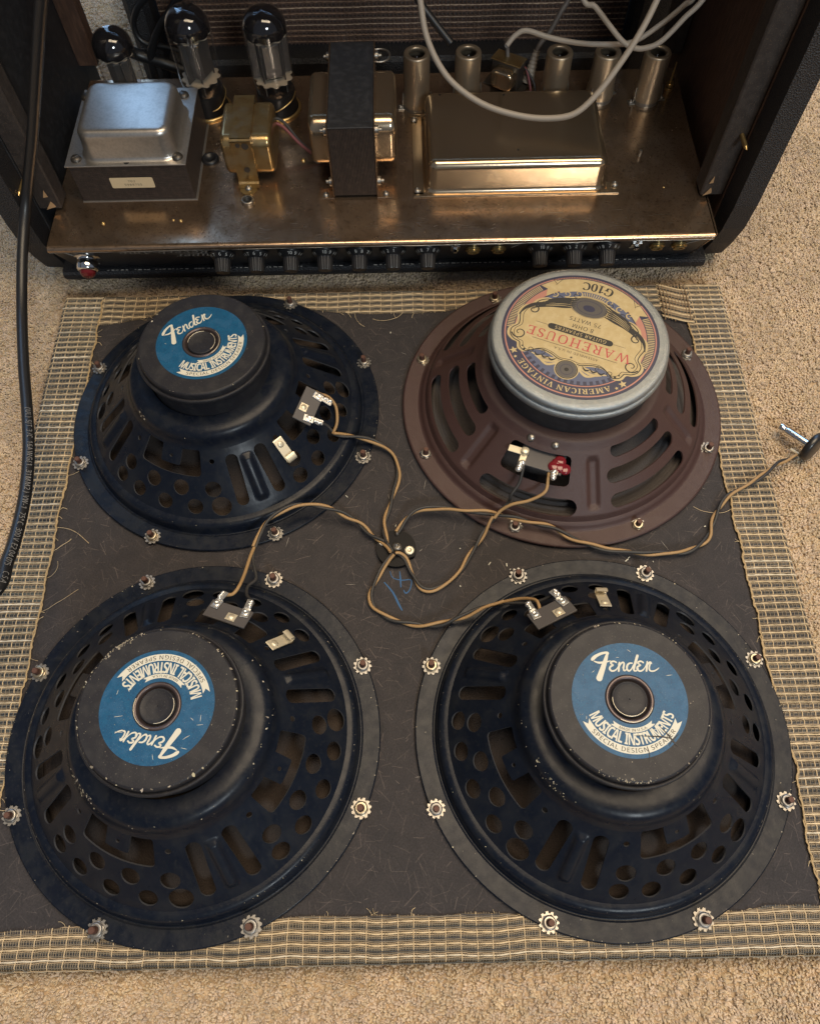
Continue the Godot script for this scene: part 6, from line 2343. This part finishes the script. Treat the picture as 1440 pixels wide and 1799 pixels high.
func build_cables() -> void:
	var pts := [Vector3(-0.140, 0.612, -0.36), Vector3(-0.160, 0.45, -0.315), Vector3(-0.183, 0.34, -0.297), Vector3(-0.2102, 0.2745, -0.2945), Vector3(-0.2277, 0.2400, -0.2940), Vector3(-0.2498, 0.1964, -0.2940), Vector3(-0.2729, 0.1506, -0.2940), Vector3(-0.2975, 0.1036, -0.2869), Vector3(-0.3048, 0.0780, -0.2501), Vector3(-0.3036, 0.0619, -0.2063), Vector3(-0.2921, 0.0597, -0.1527), Vector3(-0.2803, 0.0600, -0.1089), Vector3(-0.2685, 0.0657, -0.0696), Vector3(-0.2612, 0.0702, -0.0337), Vector3(-0.2555, 0.0787, -0.0003), Vector3(-0.2507, 0.0906, 0.0301), Vector3(-0.2490, 0.1052, 0.0609), Vector3(-0.30, 0.11, 0.10), Vector3(-0.42, 0.06, 0.13), Vector3(-0.60, 0.006, 0.14)]
	var t := cable("power_cord", "thick black rubber power cord hanging down past the left side of the baffle", "cord", pts, 0.0043, mats.rubber, 10)
	# white approval print along its upper side
	var p := even(curve(pts, 12), 0.001)
	var g := Geo.new()
	var words := "(UL) SJT 3/C 16AWG(1.31MM2) VW-1 75°C 300V E204075   CSA TYPE SJT"
	var at := 0.0
	for i in p.size():
		if p[i].z > -0.108:
			at = i
			break
	for ch in words:
		var q := glyph(ch, font("sans"))
		var i := int(at)
		if i > p.size() - 3:
			break
		var d := (p[i + 1] - p[i - 1]).normalized()
		var out := Vector3(0.55, 0.75, 0.36)
		out = (out - d * out.dot(d)).normalized()
		var up := out.cross(d)
		if q[0].size():
			var em := 0.0036 / 0.714
			g.append(q[0], Transform3D(Basis(d * em * 1.0, up * em, out), p[i] + out * 0.00435))
		at += (q[1] * 0.0036 / 0.714 + 0.0006) * 1000.0
	put("lettering", g, mats.rubber_print, t)
	cable("signal_cable", "white cable hanging in a wide loop in front of the tube shields", "cable", [Vector3(-0.010, 0.612, -0.50), Vector3(-0.002, 0.45, -0.46), Vector3(0.0120, 0.30, -0.41), Vector3(0.0230, 0.2335, -0.3626), Vector3(0.0268, 0.2158, -0.3527), Vector3(0.0308, 0.1977, -0.3419), Vector3(0.0401, 0.1817, -0.3314), Vector3(0.0531, 0.1700, -0.3227), Vector3(0.0751, 0.1600, -0.3136), Vector3(0.1014, 0.1554, -0.3065), Vector3(0.1250, 0.1556, -0.3022), Vector3(0.1438, 0.1602, -0.3012), Vector3(0.1591, 0.1730, -0.3063), Vector3(0.1731, 0.1907, -0.3144), Vector3(0.1844, 0.2085, -0.3222), Vector3(0.1942, 0.2300, -0.3319), Vector3(0.22, 0.30, -0.36), Vector3(0.245, 0.45, -0.42), Vector3(0.255, 0.612, -0.46)], 0.0023, mats.white_cable)
	cable("signal_cable", "off-white cable running level across the brown grille above the tube shields", "cable", [Vector3(0.1014, 0.1453, -0.4093), Vector3(0.1081, 0.1518, -0.4125), Vector3(0.1172, 0.1551, -0.4130), Vector3(0.1362, 0.1522, -0.4078), Vector3(0.1572, 0.1508, -0.4025), Vector3(0.1800, 0.1520, -0.3975), Vector3(0.2020, 0.1558, -0.3936), Vector3(0.2220, 0.1687, -0.3952), Vector3(0.2368, 0.1816, -0.3977), Vector3(0.2455, 0.1909, -0.3999), Vector3(0.262, 0.24, -0.41), Vector3(0.270, 0.42, -0.44), Vector3(0.268, 0.612, -0.48)], 0.0021, mats.white_cable)
	cable("signal_cable", "off-white cable dipping in a short curve over the two rightmost tube shields", "cable", [Vector3(0.09, 0.612, -0.50), Vector3(0.10, 0.42, -0.47), Vector3(0.13, 0.25, -0.43), Vector3(0.1545, 0.1899, -0.4027), Vector3(0.1662, 0.1831, -0.3960), Vector3(0.1784, 0.1736, -0.3872), Vector3(0.1892, 0.1659, -0.3794), Vector3(0.1974, 0.1632, -0.3753), Vector3(0.2061, 0.1637, -0.3728), Vector3(0.2181, 0.1692, -0.3723), Vector3(0.2323, 0.1841, -0.3765), Vector3(0.2470, 0.2024, -0.3816), Vector3(0.262, 0.25, -0.40), Vector3(0.268, 0.42, -0.43), Vector3(0.262, 0.612, -0.47)], 0.0021, mats.white_cable)
	t = cable("dark_cable", "thin dark cable ending in a pale ridged boot at the back of the chassis", "cable", [Vector3(0.19, 0.42, -0.528), Vector3(0.186, 0.30, -0.515), Vector3(0.18, 0.20, -0.50), Vector3(0.1650, 0.1408, -0.4896), Vector3(0.1578, 0.1284, -0.4840), Vector3(0.1494, 0.1147, -0.4774), Vector3(0.1419, 0.1066, -0.4738), Vector3(0.1380, 0.1000, -0.4700)], 0.0024, mats.grey_cable)
	g = Geo.new()
	var path := PackedVector3Array()
	var rad := []
	for i in 26:
		path.append(Vector3(0.1382, 0.1015, -0.4702).lerp(Vector3(0.1325, 0.0750, -0.4640), i / 25.0))
		rad.append(lerpf(0.0028, 0.0056, i / 25.0) + (0.0005 if i % 3 == 0 else -0.0002))
	g.tube(path, rad, 14)
	put("ridged_boot", g, mats.white_cable, t)
	cable("dark_cable", "thin grey lead curling down to the small reverb transformer", "cable", [Vector3(0.1014, 0.1453, -0.4093), Vector3(0.1060, 0.1250, -0.4500), Vector3(0.1100, 0.1080, -0.4700), Vector3(0.1115, 0.0975, -0.4680)], 0.0020, mats.grey_cable)
	cable("black_lead", "short thick black lead pointing down at the second tube shield", "cable", [Vector3(-0.03, 0.612, -0.50), Vector3(-0.012, 0.34, -0.45), Vector3(0.0120, 0.2000, -0.4240), Vector3(0.0212, 0.1877, -0.4174), Vector3(0.0316, 0.1761, -0.4106), Vector3(0.0431, 0.1651, -0.4036), Vector3(0.0534, 0.1558, -0.3972)], 0.0030, mats.rubber)
	cable("black_cable", "black cable curled in a loop in the gap behind the tubes", "cable", [Vector3(-0.17, 0.395, -0.560), Vector3(-0.175, 0.25, -0.562), Vector3(-0.2000, 0.135, -0.560), Vector3(-0.2197, 0.1102, -0.570), Vector3(-0.2382, 0.0994, -0.570), Vector3(-0.2503, 0.0898, -0.570), Vector3(-0.2591, 0.0755, -0.570), Vector3(-0.2586, 0.0628, -0.568), Vector3(-0.2497, 0.0555, -0.566), Vector3(-0.2325, 0.0533, -0.565), Vector3(-0.20, 0.045, -0.560)], 0.0030, mats.rubber)
	cable("black_cable", "thick black cable sagging behind the chassis towards the rear cabinet", "cable", [Vector3(-0.303, 0.088, -0.535), Vector3(-0.2854, 0.0706, -0.540), Vector3(-0.2742, 0.0611, -0.550), Vector3(-0.2674, 0.0514, -0.560), Vector3(-0.2560, 0.0445, -0.562), Vector3(-0.2367, 0.0391, -0.560), Vector3(-0.2157, 0.0280, -0.560), Vector3(-0.19, 0.010, -0.555)], 0.0058, mats.rubber)
	cable("black_cable", "black cable slanting up in front of the rear cabinet's left corner", "cable", [Vector3(-0.13, 0.395, -0.560), Vector3(-0.145, 0.25, -0.563), Vector3(-0.1850, 0.125, -0.565), Vector3(-0.2023, 0.1047, -0.565), Vector3(-0.2169, 0.0888, -0.565), Vector3(-0.2313, 0.0750, -0.562), Vector3(-0.2436, 0.0579, -0.560), Vector3(-0.2504, 0.0417, -0.560), Vector3(-0.252, 0.020, -0.560)], 0.0042, mats.rubber)
